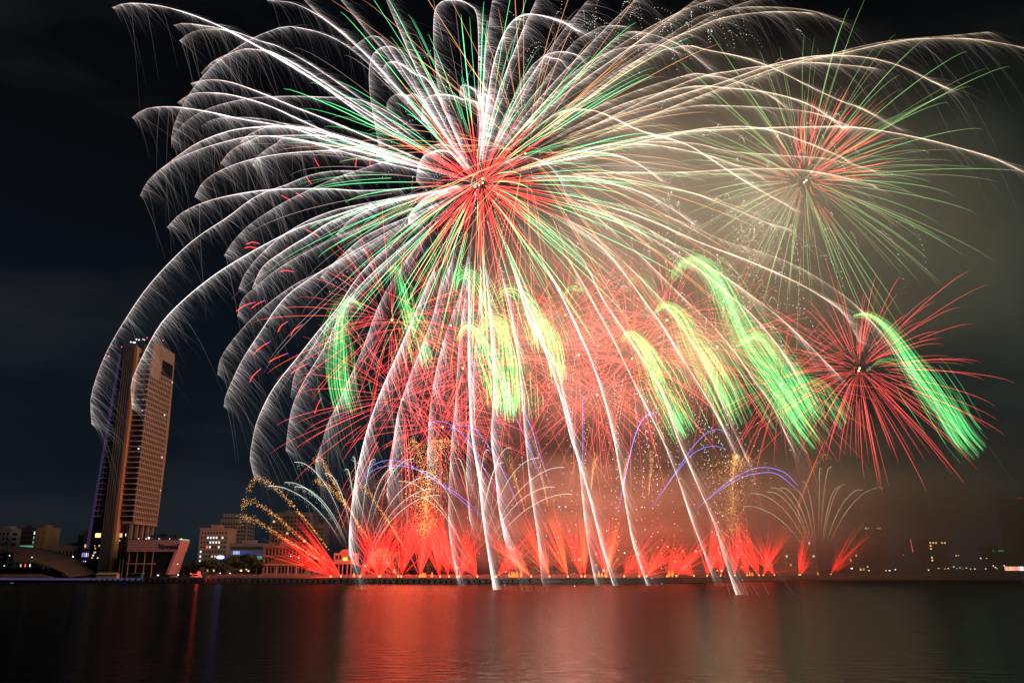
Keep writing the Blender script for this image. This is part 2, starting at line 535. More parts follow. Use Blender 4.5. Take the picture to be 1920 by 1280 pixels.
# gridded side wall: piers and floor bands proud of recessed glass
b = TMB()
def bulge(z): return TY1 + 3.0 * math.sin(math.pi * np.clip((z - 41) / 125, 0, 1))
z0g, z1g = 41.0, 165.8
ncol = 13
zs = [43 + i * 3.66 for i in range(nfl + 3)]
for i, z in enumerate(zs):
    b.box(TX1 - 1.1, TX1 + .04, TY0 + 2.42, bulge(z), z - .6, z + .6)
for j in range(ncol + 1):
    y0 = TY0 + 2.45 + (TY1 - TY0 - 3.2) * j / ncol
    b.box(TX1 - 1.0, TX1 - .02, y0 - .5, y0 + .5, z0g - .9, z1g if j else z1g)
for k in range(12):
    za, zb = z0g - .9 + (z1g - z0g + .9) * k / 12, z0g - .9 + (z1g - z0g + .9) * (k + 1) / 12
    b.prism([(TX1 - 9, TY1 - 1, za), (TX1 + .1, TY1 - .8, za), (TX1 + .1, bulge(za), za), (TX1 - 9, bulge(za), za)],
            [(TX1 - 9, TY1 - 1, zb - .003), (TX1 + .1, TY1 - .8, zb - .003), (TX1 + .1, bulge(zb), zb), (TX1 - 9, bulge(zb), zb)])
b.box(TX1 - 1.05, TX1 + .2, TY0 + 2.43, TY1 - .9, 157.5, 166)
b.box(TX1 - 1.08, TX1 + .18, TY0 + 2.43, TY0 + 18, 141, 157.4)
b.build("grid_facade", m_clad, tower)
b = TMB()
for j in range(14):
    y0 = TY0 + 3 + 2.8 * j
    b.box(TX1 - .3, TX1 + .45, y0, y0 + .5, 158.5, 166.8)
b.box(TXC1 + 1, TX1 - 1.06, TY0 + 6, TY1 - 2, 158, 165)
b.build("roof_crown", m_clad, tower)
b = TMB(); b.box(TX1 - 1.0, TX1 + .52, TY0 + 20, TY1 - 2.2, 146.5, 157.0); b.build("sky_terrace_opening", m_glass, tower)
b = TMB()
for yy in (594, 603, 612, 621, 629):
    b.box(TX1 - 3.2, TX1 - 1.4, yy - .9, yy + .9, GZ, 39.9)
b.box(TX1 - 8, TX1 + .2, TY0 + 2.4, TY1, 38.3, 40.05)
b.build("column_base", m_clad, tower)
for (px, py, mt) in ((203, 668, m_redl), (322, 717, m_white), (308, 778, m_white), (303, 857, m_white), (300, 919, m_warm)):
    Yw = 604 if px > 290 else 590
    P = at(px, py, TY0 + 2 if px < 250 else 257.3 * 1600 * (CA - (640 - py) / 1600 * SA) / (960 - px))
    f = TMB(); f.box(P[0] + .1, P[0] + .5, P[1] - .5, P[1] + .5, P[2] - .5, P[2] + .6); f.build("lit_window", mt, tower)
for (px, py) in ((258, 749), (269, 749), (267, 769), (260, 841)):
    P = at(px, py, TY0 + 1.9); f = TMB(); f.box(P[0] - .5, P[0] + .5, P[1] - .3, P[1], P[2] - .4, P[2] + .5); f.build("lit_window", m_white, tower)
for (px, py, mt, wd, hg) in ((184, 1003, m_lampo, 3.4, 2.6), (227, 1003, m_warm, 1.6, 2.6), (236, 1002, m_white, .5, 1.6), (200, 1004, m_white, .6, .8), (207, 1002, m_teal, .9, .9), (211, 1017, m_warm, .5, .5), (224, 1013, m_warm, 1, .6)):
    P = at(px, py, TY0 + 3.9); f = TMB(); f.box(P[0] - wd / 2, P[0] + wd / 2, P[1] - .3, P[1], P[2] - hg / 2, P[2] + hg / 2); f.build("lobby_window", mt, tower)
for k in range(34):
    px, py = rnd.uniform(172, 206), rnd.uniform(1018, 1052)
    P = at(px, py, TY0 + 3.9); s_ = rnd.uniform(.25, .5); f = TMB(); f.box(P[0] - s_, P[0] + s_, P[1] - .2, P[1], P[2] - s_, P[2] + s_); f.build("lobby_window", rnd.choice([m_warm, m_warm, m_white]), tower)
for (px, py, mt) in ((245, 641, m_lampw), (250, 642, m_lampw), (253, 642, m_lampw), (256, 636, m_lampw), (261, 637, m_lampw), (268, 636, m_white), (271, 637, m_white), (276, 633, m_redl), (306, 638, m_redl), (228, 650, m_redl)):
    Yw = 596 if px < 290 else 604
    P = at(px, py, Yw)
    f = TMB(); f.ball(P[0], P[1], P[2], .42); f.build("roof_lamp", mt, tower)
    f = TMB(); f.cyl(P[0], P[1], 155, P[2] - .41, .09); f.build("lamp_mast", m_steel, tower)

# --- hotel podium with the sign
pod = empty("hotel_podium", (-232, 585, GZ), "broad low hotel podium with a pale band and dark sign lettering beside the tower", "podium")
PO = np.array([-232, 585, GZ])
m_band = pbr("podium_band_paint", (0.55, 0.36, 0.38), 0.7, noise=0.12, nscale=0.15)
def shift(mb, o): mb.v = [(x - o[0], y - o[1], z - o[2]) for x, y, z in mb.v]; return mb
f = MB()
f.prism([(-252, 575, 19.6), (-219, 575, 19.6), (-221.6, 598, 19.6), (-252, 598, 19.6)], [(-252, 575, 27), (-217.4, 575, 27), (-219.8, 598, 27), (-252, 598, 27)])
shift(f, PO).build("parapet_band", m_band, pod)
f = MB()
f.prism([(-252, 576.5, GZ), (-225, 576.5, GZ), (-226, 597, GZ), (-252, 597, GZ)], [(-252, 576.5, 19.59), (-221.2, 576.5, 19.59), (-223, 597, 19.59), (-252, 597, 19.59)])
shift(f, PO).build("glass_front", m_glass, pod)
f = MB()
f.prism([(-225.4, 575.2, GZ + 2), (-223.6, 575.2, GZ + 2), (-225, 597, GZ + 2), (-226, 597, GZ + 2)], [(-221.0, 575.2, 19.58), (-219.2, 575.2, 19.58), (-221.8, 597, 19.58), (-223, 597, 19.58)])
f.box(-252, -233, 575.8, 576.4, 11.6, 12.3)
for x in np.arange(-251, -234, 5.2): f.box(x, x + .35, 575.9, 576.45, GZ, 19.55)
shift(f, PO).build("frame", m_band, pod)
f = MB(); f.box(-252, -219, 575, 576, 27.003, 27.7); shift(f, PO).build("terrace_rail", m_steel, pod)
fc = bpy.data.curves.new("sign_lettering", 'FONT')
fc.body = "Novotel"; fc.size = 5.0; fc.extrude = 0.12; fc.offset = 0.05; fc.space_character = 1.02
to = bpy.data.objects.new("sign_lettering_curve", fc); COL.objects.link(to)
me = bpy.data.meshes.new_from_object(to.evaluated_get(bpy.context.evaluated_depsgraph_get()))
bpy.data.objects.remove(to)
lw = max(v.co.x for v in me.vertices) - min(v.co.x for v in me.vertices)
sg = link("sign_lettering", me, pbr("sign_navy", (0.012, 0.012, 0.06), 0.5), pod)
xs0 = px_x(297, 1028, 575)
sg.scale = (12.6 / lw, 1, 1); sg.rotation_euler = (math.pi / 2, 0, 0)
sg.location = (xs0 - PO[0], 574.86 - PO[1], 21.2 - PO[2])
f = MB(); f.box(-220.6, -219.7, 580, 596, 27.01, 28.0); shift(f, PO).build("corner_light_strip", glow("green_strip", (.5, .9, .45), .55), pod)
for px, where in ((260, "leftmost"), (274, "second from left"), (279, "tallest, brightest"), (298, "middle"), (318, "second from right"), (340, "rightmost")):
    Y = 577.0
    P = at(px, 1010 if px != 279 else 1008, Y)
    t = empty("terrace_lamp", (P[0], Y, 27.9), "small white lamp on the hotel podium terrace, %s of the row" % where, "lamp", "lamps on the podium terrace")
    h = P[2] - 27.9
    MB().cyl(0, 0, 0, h - .3, .06).build("post", m_steel, t)
    MB().ball(0, 0, h, .36 if px != 279 else .6).build("lamp_head", m_lampw, t)

# --- generic blocks
def block(name, label, cat, x0, x1, ytop, Y, depth, wall, cols, rows, lit=0.0, lit_mats=(), side=None, win=(.55, .5), base=None, roof=True, group=None, bands=False, seed=1, litmask=None):
    r = random.Random(seed)
    xa, xb = px_x(x0, 1050, Y), px_x(x1, 1050, Y)
    z1 = px_z(ytop, Y)
    cx = (xa + xb) / 2
    root = empty(name, (cx, Y, GZ), label, cat, group)
    W, H = xb - xa, z1 - GZ
    MB().box(-W / 2, W / 2, 0, depth, 0, H).build("wall", wall, root)
    if roof:
        f = MB(); f.box(-W / 2 - .4, W / 2 + .4, -.4, depth + .4, H + .003, H + .9)
        f.box(-W * .22, W * .12, depth * .3, depth * .7, H + .9, H + 3.8)
        f.build("roof", wall, root)
    if bands:
        f = MB()
        for i in range(rows + 1):
            z = H * (.06 + .9 * i / rows)
            f.box(-W / 2 - .25, W / 2 + .25, -.9, -.003, z - .25, z + .25)
        f.build("floor_bands", wall, root)
    rest = MB(); count = 0
    cells = []
    for face in ("front", "side"):
        nc = cols if face == "front" else (side or 0)
        for i in range(rows):
            for j in range(nc):
                z = H * (.06 + .9 * (i + .5) / rows); hz = H * .9 / rows * win[1] / 2
                span = W if face == "front" else depth
                c = -span / 2 + span * (.04 + .92 * (j + .5) / nc); hw = span * .92 / nc * win[0] / 2
                f = MB()
                if face == "front": bx = (c - hw, c + hw, -.06, .15, z - hz, z + hz)
                elif cx < 0: bx = (W / 2 - .15, W / 2 + .06, depth / 2 + c - hw, depth / 2 + c + hw, z - hz, z + hz)
                else: bx = (-W / 2 - .06, -W / 2 + .15, depth / 2 + c - hw, depth / 2 + c + hw, z - hz, z + hz)
                on = (litmask(face, i, j, r) if litmask else (r.choice(lit_mats) if lit_mats and r.random() < lit else None))
                cells.append((on is None, bx, on))
    cells.sort(key=lambda c: c[0])
    for dark, bx, on in cells:
        if count < 96:
            MB().box(*bx).build("window", on or m_win, root); count += 1
        else:
            rest.box(*bx)
    if rest.v:
        o = rest.build("windows_beyond", m_win, root); o["kind"] = "stuff"
    return root, W, H

m_white_wall = pbr("white_render", (0.55, 0.50, 0.55), 0.8, noise=.1, nscale=.1)
m_beige = pbr("beige_render", (0.50, 0.40, 0.22), 0.8, noise=.12, nscale=.1)
m_gray = pbr("gray_render", (0.30, 0.31, 0.32), 0.8, noise=.12, nscale=.1)
m_green = pbr("sage_render", (0.36, 0.42, 0.40), 0.8, noise=.12, nscale=.1)
m_pink = pbr("pink_render", (0.42, 0.26, 0.22), 0.8, noise=.12, nscale=.1)
m_darkw = pbr("dark_render", (0.10, 0.10, 0.11), 0.8, noise=.12, nscale=.1)
block("white_block", "plain pale block cut by the left edge of the view", "building", -20, 12, 992, 860, 30, m_white_wall, 4, 8, side=2, seed=3)
def office_lit(face, i, j, r):
    if face == "front" and i == 5: return m_teal
    if face == "front" and j == 8: return m_white if r.random() < .4 else m_teal
    if face == "front" and i < 2 and r.random() < .25: return r.choice([m_warm, m_white, m_redl])
    return None
block("office_block", "dark office block with a teal lit floor and beige flank", "building", 32, 60, 991, 830, 3, m_darkw, 9, 9, win=(.75, .6), litmask=office_lit, seed=4)
block("beige_flank_tower", "narrow beige stair tower joined to the dark office block", "building", 60.4, 79, 990, 829, 26, m_beige, 2, 8, win=(.22, .3), seed=5)
block("low_hall", "long low hall with a pale roof edge left of the tall tower", "building", 82, 152, 1024, 800, 40, m_gray, 9, 2, lit=.15, lit_mats=(m_white, m_blue), seed=6)
block("slim_block", "slim gray block with dark bays just left of the tall tower", "building", 141, 152, 997, 812, 20, m_gray, 2, 8, win=(.4, .5), lit=.05, lit_mats=(m_white,), seed=7)
block("stepped_block", "dark block half hidden behind the left foot of the tall tower", "building", 153, 176, 992, 790, 26, m_darkw, 4, 7, lit=.06, lit_mats=(m_warm,), seed=8)
block("shop_front", "low shop with white and violet lit panes left of the tower base", "building", 151, 170, 1030, 660, 10, m_darkw, 5, 3, lit=.8, lit_mats=(glow("violet_room", (.35, .3, 1), 1.2), m_white), win=(.5, .5), seed=9)
def white_lit(face, i, j, r):
    if face == "front" and j == 0 and i in (2, 3, 4): return m_white
    if face == "front" and j >= 2 and i in (5, 6, 7) and r.random() < .6: return m_redl if r.random() < .07 else m_white
    if face == "front" and i == 0 and j in (3, 5): return m_warm
    return m_warm if r.random() < .05 else None
block("apartment_block", "cream apartment block with many white lit windows right of the podium", "building", 370, 424, 991, 760, 22, pbr("cream_render", (.52, .44, .36), .8, noise=.1, nscale=.1), 9, 9, litmask=white_lit, win=(.5, .42), seed=10)
block("apartment_tower", "tall sage green apartment tower with rows of balconies", "building", 408, 459, 974, 900, 26, m_green, 9, 13, win=(.62, .5), bands=True, lit=.02, lit_mats=(m_white,), side=3, seed=11)
block("tower_penthouse", "stepped penthouse storey on top of the sage green apartment tower", "penthouse", 412, 449, 963, 903, 16, m_green, 6, 15, win=(.7, .5), roof=False, seed=12)
def lit_top(face, i, j, r):
    if i == 4: return glow("blue_white_facade", (.45, .62, 1.0), 1.0) if 2 <= j < 7 else glow("blue_facade", (.10, .20, .85), .32 ) if j < 16 else glow("dim_blue_facade", (.08, .16, .6), .22)
    if i == 3 and j > 15 and r.random() < .5: return m_teal
    return None
block("arcade", "long low arcade with a glowing blue and white upper floor", "building", 428, 494, 1020, 720, 25, m_gray, 24, 6, litmask=lit_top, win=(.72, .7), roof=True, seed=13)
block("pink_hotel", "pink colonnaded building behind the tiled pavilion", "building", 493, 577, 1024, 690, 30, m_pink, 12, 3, win=(.62, .72), bands=True, lit=.05, lit_mats=(m_white, m_warm), seed=14)
block("dark_tower", "big dark apartment tower behind the pink colonnaded building", "building", 502, 582, 962, 980, 30, m_gray, 11, 14, win=(.6, .5), bands=True, lit=.02, lit_mats=(m_warm,), seed=15)
block("gray_tower", "gray slab with floor bands right of the big dark tower", "building", 575, 605, 985, 1000, 26, m_gray, 5, 11, win=(.7, .45), bands=True, seed=16)
block("pink_pavilion", "low reddish building behind the left red sprays", "building", 690, 745, 1036, 640, 18, m_pink, 9, 2, win=(.5, .5), lit=.1, lit_mats=(m_warm,), seed=17)
block("smoky_tower", "hotel tower fading in red smoke between two falling white trails", "building", 1032, 1092, 925, 900, 30, m_gray, 9, 18, win=(.6, .5), bands=True, lit=.05, lit_mats=(m_warm, m_white), seed=18)
block("smoky_hall", "wide low block fading in red smoke left of the smoky tower", "building", 925, 1010, 1000, 870, 30, m_gray, 12, 7, win=(.6, .5), bands=True, lit=.05, lit_mats=(m_warm,), seed=19)
block("stepped_tower", "tower with pale floor bands fading behind the right red sprays", "building", 1262, 1318, 945, 900, 30, m_gray, 8, 15, win=(.6, .5), bands=True, lit=.03, lit_mats=(m_warm, m_white), seed=20)
block("hazy_block", "block with a few lamps behind the right red sprays", "building", 1470, 1532, 986, 980, 30, m_gray, 9, 10, win=(.55, .5), lit=.06, lit_mats=(m_white, m_warm), seed=21)
block("hazy_low_block", "long low block between the smoky towers", "building", 1110, 1225, 1020, 840, 30, m_gray, 16, 5, win=(.6, .5), lit=.05, lit_mats=(m_warm, m_white), seed=22)
def roof_row(face, i, j, r):
    return (m_white if j == 0 else m_warm) if i == 11 and j in (0, 1, 5, 6) else None
block("far_hotel", "far dark hotel with a row of lights along its top floor", "building", 1626, 1664, 983, 1500, 40, m_darkw, 8, 12, litmask=roof_row, seed=23)
def edge_row(face, i, j, r):
    return m_lampo if (j == 0 and i in (3, 4, 7, 8, 9)) or (i == 9 and j in (1, 2, 4, 5)) else None
block("edge_lit_block", "far dark block outlined by small yellow lamps at right", "building", 1744, 1780, 1012, 1700, 40, m_darkw, 6, 10, litmask=edge_row, seed=24)
block("far_shed", "far dark block with a row of pale windows near the right edge", "building", 1858, 1893, 1026, 1800, 40, m_darkw, 9, 5, litmask=lambda f_, i, j, r: m_teal if i == 4 and j in (1, 4, 5, 6) else None, seed=25)
block("far_slab", "low far block with two lamps left of the outlined one", "building", 1585, 1622, 1035, 1500, 40, m_darkw, 6, 4, lit=.1, lit_mats=(m_warm,), seed=26)
block("corner_tower", "dark tower cut by the right edge with red beacons on its roof", "building", 1907, 1960, 936, 1650, 40, m_darkw, 6, 20, lit=.02, lit_mats=(m_warm,), seed=27)
block("night_market", "low market hall blazing with red and white lights at far right", "building", 1878, 1960, 1058, 1640, 15, m_darkw, 26, 1, litmask=lambda f_, i, j, r: r.choice([glow("market_pink", (1, .3, .45), 3), m_lampw, m_lampo]), win=(.9, .55), seed=28)
for px, py in ((1911, 932), (1918, 935)):
    P = at(px, py, 1645)
    t = empty("roof_beacon", (P[0], 1650.5, px_z(936, 1650) + .9), "red beacon on the tower at the right edge, %s of two" % ("left" if px < 1915 else "right"), "beacon", "red beacons on the corner tower")
    MB().cyl(0, 0, 0, 1.6, .15).build("mast", m_steel, t); MB().ball(0, 0, 2.2, .9).build("lamp_head", m_redl, t)

# --- sail roofed waterfront theatre at the left edge
th = empty("waterfront_theatre", (-310, 560, GZ), "low theatre with a long curved roof sloping down to the quay at far left", "theatre")
TO = np.array([-310, 560, GZ])
prof = [(-60, 1024), (0, 1029), (30, 1033), (60, 1042), (90, 1053), (115, 1068), (135, 1079)]
m_roof = pbr("theatre_roof", (0.10, 0.085, 0.075), 0.75, noise=.2, nscale=.2)
m_panel = pbr("theatre_panel", (0.34, 0.25, 0.17), 0.7, noise=.2, nscale=.3)
f = MB()
pr = [(px_x(a, c, 560), px_z(c, 560)) for a, c in prof]
for (xa, za), (xb, zb) in zip(pr[:-1], pr[1:]):
    f.prism([(xa, 556, za - .8), (xb, 556, zb - .8), (xb, 600, zb + 1.2), (xa, 600, za + 1.2)], [(xa, 556, za), (xb, 556, zb), (xb, 600, zb + 2), (xa, 600, za + 2)])
shift(f, TO).build("roof", m_roof, th)
f = MB()
for (a, c0_, c1_), (a2, d0, d1) in zip([(26, 1037, 1053), (60, 1045, 1054), (90, 1056, 1061)], [(60, 1045, 1054), (90, 1056, 1061), (125, 1074, 1077)]):
    f.prism([(px_x(a, c1_, 555), 555, px_z(c1_, 555)), (px_x(a2, d1, 555), 555, px_z(d1, 555)), (px_x(a2, d1, 555), 555.9, px_z(d1, 555)), (px_x(a, c1_, 555), 555.9, px_z(c1_, 555))],
            [(px_x(a, c0_, 555), 555, px_z(c0_, 555)), (px_x(a2, d0, 555), 555, px_z(d0, 555)), (px_x(a2, d0, 555), 555.9, px_z(d0, 555)), (px_x(a, c0_, 555), 555.9, px_z(c0_, 555))])
shift(f, TO).build("fascia_panel", m_panel, th)
f = MB(); f.box(-345, -300, 562, 590, GZ, 9); shift(f, TO).build("glass_wall", m_glass, th)
f = MB()
for k in range(6): f.box(-345, -283 - k * 2.5, 548 + k * 1.2, 549.2 + k * 1.2, GZ + .07, GZ + .45 + k * .4)
shift(f, TO).build("seating_steps", m_panel, th)
for px, py in ((8, 1060), (18, 1041), (60, 1044)):
    P = at(px, py, 553.6); f = MB(); f.ball(P[0], P[1], P[2], .38); shift(f, TO).build("roof_lamp", m_white, th)

# --- tiled pavilion and stilted clubhouse on the bank
pv_ = empty("tiled_pavilion", (px_x(532, 1070, 575), 575, GZ), "open pavilion with a dark red hipped roof on slim posts", "pavilion")
f = MB(); z0, z1 = px_z(1057, 575) - GZ, px_z(1045, 575) - GZ
f.prism([(-10.8, -6, z0), (10.8, -6, z0), (10.8, 8, z0), (-10.8, 8, z0)], [(-4, 0, z1), (4, 0, z1), (4, 2, z1), (-4, 2, z1)])
f.build("roof", pbr("clay_tiles", (.22, .07, .045), .8, noise=.3, nscale=2), pv_)
f = MB(); f.box(-11, 11, -6.2, 8.2, z0 - .7, z0 - .003); f.build("eaves_board", m_beige, pv_)
for x in (-9.5, -3.5, 4, 9.5):
    MB().box(x - .3, x + .3, -5.5, -4.9, 0, z0 - .7).build("post", m_beige, pv_)
MB().box(-5, 4, -5, -4, 1.2, 2.0).build("bench_rail", m_beige, pv_)
cl = empty("clubhouse", (px_x(647, 1050, 580), 580, GZ), "small pink clubhouse on stilts with a domed gable under the falling trail", "clubhouse")
za, zb, zc = px_z(1057, 580) - GZ, px_z(1036, 580) - GZ, px_z(1029, 580) - GZ
MB().box(-7.5, 7.5, 0, 9, za, zb).build("wall", m_pink, cl)
f = MB(); n_ = 10
arc = [(3.6 * math.cos(a), zb + .003 + (zc - zb) * math.sin(a)) for a in np.linspace(0, math.pi, n_)]
f.prism([(x, -.3, z) for x, z in arc], [(x, 9, z) for x, z in arc]); f.build("gable", m_pink, cl)
for x in (-5.5, -3.2, 3.2, 5.5): MB().box(x - .8, x + .8, -.06, .1, za + 3, za + 5.6).build("window", m_win, cl)
for x in (-4, -1.5, 1.5, 4): MB().box(x - .35, x + .35, .5, 1.2, 0, za).build("stilt", m_pink, cl)
MB().box(-1.5, 1.5, -.35, -.05, za + 2.2, za + 4.2).build("sign_panel", glow("yellow_sign", (1.0, .72, .12), 1.4), cl)

# --- trees
m_leaf = pbr("night_foliage", (0.045, 0.075, 0.03), 0.8, noise=.5, nscale=.8)
m_bark = pbr("bark", (0.10, 0.075, 0.055), 0.9, noise=.3, nscale=2)
def tree(px, ytop, Y, wpx, label, zb=None, group="trees along the far bank", leaves=520):
    X = px_x(px, 1070, Y); zb = GZ if zb is None else zb
    H = px_z(ytop, Y) - zb; R = wpx * Y / 1600 / 2
    root = empty("tree", (X, Y, zb), label, "tree", group)
    f = MB(); f.cyl(0, 0, 0, H * .45, R * .09 + .12, R * .05 + .08, 7)
    for k in range(4):
        a = k * 1.6 + rnd.random(); ex, ey = math.cos(a) * R * .5, math.sin(a) * R * .5
        f.prism([(.12 * math.cos(t), .12 * math.sin(t), H * .38) for t in (0, 2.1, 4.2)], [(ex + .05 * math.cos(t), ey + .05 * math.sin(t), H * .72) for t in (0, 2.1, 4.2)])
    f.build("trunk", m_bark, root)
    cl_ = [(rng.normal(0, .42, 3) * np.array([R, R, H * .2]) + np.array([0, 0, H * .64])) for _ in range(11)]
    ctr = np.array([cl_[i] for i in rng.integers(0, 11, leaves)])
    d = rng.normal(0, 1, (leaves, 3)); d /= np.linalg.norm(d, axis=1, keepdims=True)
    P = ctr + d * (rng.random((leaves, 1)) ** .4) * np.array([R * .42, R * .42, H * .15])
    P[:, 2] = np.clip(P[:, 2], H * .22, H)
    a = rng.normal(0, 1, (leaves, 3)); a /= np.linalg.norm(a, axis=1, keepdims=True)
    bb = np.cross(a, d + .01); bb /= np.linalg.norm(bb, axis=1, keepdims=True) + 1e-6
    sz = (R * .10 + .12) * (.6 + .8 * rng.random((leaves, 1)))
    V = np.stack([P - a * sz, P + bb * sz * .6, P + a * sz, P - bb * sz * .6], 1).reshape(-1, 3)
    link("crown", np_mesh("crown", V, [np.arange(leaves * 4).reshape(-1, 4)]), m_leaf, root)
    return root
spots = [(78, 1036, 640, 30), (97, 1030, 645, 26), (116, 1040, 620, 34), (140, 1044, 610, 34), (160, 1046, 605, 30),
         (345, 1050, 600, 30), (368, 1046, 605, 34), (392, 1048, 600, 34), (416, 1052, 590, 30), (436, 1038, 600, 36), (458, 1032, 610, 40), (480, 1040, 600, 34),
         (585, 1044, 600, 30), (603, 1036, 610, 34), (622, 1046, 600, 28), (682, 1046, 600, 28), (706, 1052, 595, 30), (735, 1050, 600, 32), (765, 1054, 600, 30),
         (800, 1050, 600, 34), (838, 1054, 600, 32), (880, 1050, 600, 34), (930, 1052, 605, 32), (985, 1050, 605, 34), (1040, 1054, 605, 32), (1160, 1054, 610, 34), (1235, 1052, 620, 34), (1345, 1050, 660, 34), (1420, 1052, 700, 32)]
marks = ["behind the low theatre roof, tallest there", "beside the beige stair tower", "in the dark clump behind the theatre", "left of the tall tower by orange lamps", "nearest the tall tower on its left",
         "just right of the hotel podium", "behind the red flashing vehicle", "under the cream apartment block", "under the blue oval lamp", "in front of the glowing blue arcade, left one", "highest in front of the blue arcade", "between the arcade and the pink colonnade",
         "right of the tiled pavilion", "behind the leftmost red sprays, tallest there", "left of the stilted clubhouse", "right of the stilted clubhouse", "in front of the low reddish building", "right of the low reddish building", "left of the left flame cluster",
         "behind the left flame cluster", "right of the left flame cluster", "left of the thick falling trail's foot", "right of the thick falling trail's foot", "behind the middle flame cluster", "left of the two falling trails' feet", "in red smoke right of the two falling trails' feet", "left of the small flame pair", "at the left of the right red sprays", "among the right red sprays"]
for (px, yt, Y, wp), mk in zip(spots, marks):
    tree(px, yt, Y, wp, "dark leafy tree " + mk)
tree(281, 998, 588, 18, "bushy tree on the podium terrace, nearest the tower", zb=26.9, group="trees on the podium terrace", leaves=380)
tree(301, 997, 590, 20, "largest dark tree on the podium terrace", zb=26.9, group="trees on the podium terrace", leaves=420)
tree(326, 1001, 588, 18, "small loose tree at the right end of the podium terrace", zb=26.9, group="trees on the podium terrace", leaves=240)

# --- street lamps
def street_lamp(px, py, mat, label, head=.45, Y=None, col=None, glowp=0):
    Y = Y or shore_Y(px) + 13
    P = at(px, py, Y)
    root = empty("street_lamp", (P[0], Y, GZ), label, "street lamp", "lamps along the far bank")
    h = max(P[2] - GZ, 1.5)
    f = MB(); f.cyl(0, 0, 0, h - head * .4, .10, .06); f.cyl(0, 0, 0, .35, .2, .16)
    f.build("pole", m_steel, root)
    MB().ball(0, 0, h, head, head, head * .7).build("lamp_head", mat, root)
    return root
m_lb = glow("blue_white_lamp", (.75, .88, 1.0), 6); m_bl = glow("blue_lamp", (.10, .14, 1.0), 2.2); m_lr = glow("red_flash", (1.0, .04, .03), 3)
for px, py, mt, lab, hd in [(25, 1071, m_lb, "brightest bluish white lamp by the low theatre", 1.3), (121, 1058, m_lampo, "upper orange lamp in the slanting row beside the theatre", .5), (128, 1062, m_lampo, "second orange lamp in the slanting row beside the theatre", .7),
     (133, 1065, m_lampo, "lowest orange lamp in the slanting row beside the theatre", .6), (107, 1044, m_lampw, "small white lamp in the dark left of the tower", .4), (137, 1043, m_lampw, "wide white lamp left of the tower base", .5), (161, 1066, m_bl, "small blue lamp left of the tower base", .45),
     (242, 1072, m_lampw, "white lamp left of the teal kiosk", .35), (248, 1071, m_lampw, "pinkish white lamp over the teal kiosk", .5), (258, 1070, m_lampw, "bright white lamp right over the teal kiosk", .5), (268, 1072, m_lampo, "orange lamp right of the teal kiosk", .35),
     (280, 1081, m_lampw, "low white lamp on the quay under the hotel sign", .35), (296, 1079, m_lampw, "clear white lamp on the quay below the podium", .45), (334, 1077, m_lampw, "white lamp at the right foot of the podium", .42), (333, 1057, m_lampw, "lamp halfway up the podium's right end", .3),
     (413, 1074, m_lampw, "small white lamp below the blue oval lamp", .3), (431, 1074, m_lampw, "white lamp left of the orange pair", .35), (452, 1069, m_lampo, "left lamp of the orange pair under the trees", .75), (462, 1067, m_lampw, "white lamp between the orange pair", .35), (466, 1070, m_lampo, "right lamp of the orange pair under the trees", .6),
     (545, 1042, m_lampw, "white lamp above the pavilion roof, left of two", .3), (560, 1045, m_lampw, "white lamp above the pavilion roof, right of two", .3), (684, 1060, m_lampw, "white lamp right of the clubhouse", .35), (858, 1064, m_lampw, "white lamp left of the thick falling trail", .3), (1171, 1036, m_lampw, "lamp alone in red smoke under the second falling trail", .4),
     (1252, 1024, m_lampo, "yellow lamp above the crossing red sprays", .5), (1353, 1069, m_lampw, "bright white lamp among the right red sprays", .55), (1345, 1069, m_lampo, "dim orange lamp beside the bright one in the right sprays", .4)]:
    street_lamp(px, py, mt, lab, hd)
# blue oval lit roundel on a mast
P = at(413, 1044, 560)
t = empty("oval_sign", (P[0], 560, GZ), "glowing blue oval sign high on a mast over dark trees", "sign")
MB().cyl(0, 0, 0, P[2] - GZ - .5, .14, .1).build("mast", m_steel, t)
MB().ball(0, 0, P[2] - GZ, 2.3, .4, .95, 14, 8).build("oval_face", glow("oval_face", (.55, .6, 1.0), 4), t)
MB().ball(0, .25, P[2] - GZ, 2.9, .3, 1.4, 14, 8).build("oval_rim", m_bl, t)
# right shore lamps
far_l = [(1597, 1065, 0), (1614, 1068, 1), (1627, 1062, 1), (1629, 1069, 0), (1661, 1069, 1), (1668, 1069, 0), (1679, 1067, 0), (1694, 1040, 2), (1741, 1068, 0), (1760, 1065, 0), (1772, 1066, 1), (1778, 1065, 0), (1788, 1062, 0), (1794, 1065, 1), (1800, 1064, 0), (1806, 1066, 2), (1812, 1064, 0), (1820, 1066, 1), (1828, 1066, 0), (1839, 1046, 0), (1850, 1046, 1), (1848, 1066, 0), (1862, 1060, 0), (1866, 1063, 0), (1869, 1065, 1), (1793, 1041, 1), (1797, 1041, 1), (1883, 1060, 0)]
near = {1597: "first lamp from the left on", 1614: "second lamp from the left on", 1627: "upper lamp under the far hotel on", 1629: "lower lamp under the far hotel on", 1661: "left lamp of a loose trio on", 1668: "middle lamp of a loose trio on", 1679: "right lamp of a loose trio on", 1694: "red topped lamp left of the lone flare above",
        1741: "first lamp under the outlined block on", 1839: "high left lamp over the brighter row on", 1850: "high right lamp over the brighter row on", 1793: "left lamp of a high close pair over", 1797: "right lamp of a high close pair over", 1883: "small lamp at the edge of the market lights on"}
cw = ["white", "yellow", "orange red"]
for i, (px, py, c) in enumerate(far_l):
    Y = shore_Y(px) + 40
    lab = near.get(px)
    lab = ("%s %s the far right shore" % (cw[c], lab)) if lab else "tiny %s lamp in the crowded row left of the market lights" % cw[c]
    street_lamp(px, py, (m_lampw, m_lampo, m_redl)[c], lab, head=.75 + .35 * rnd.random(), Y=Y)

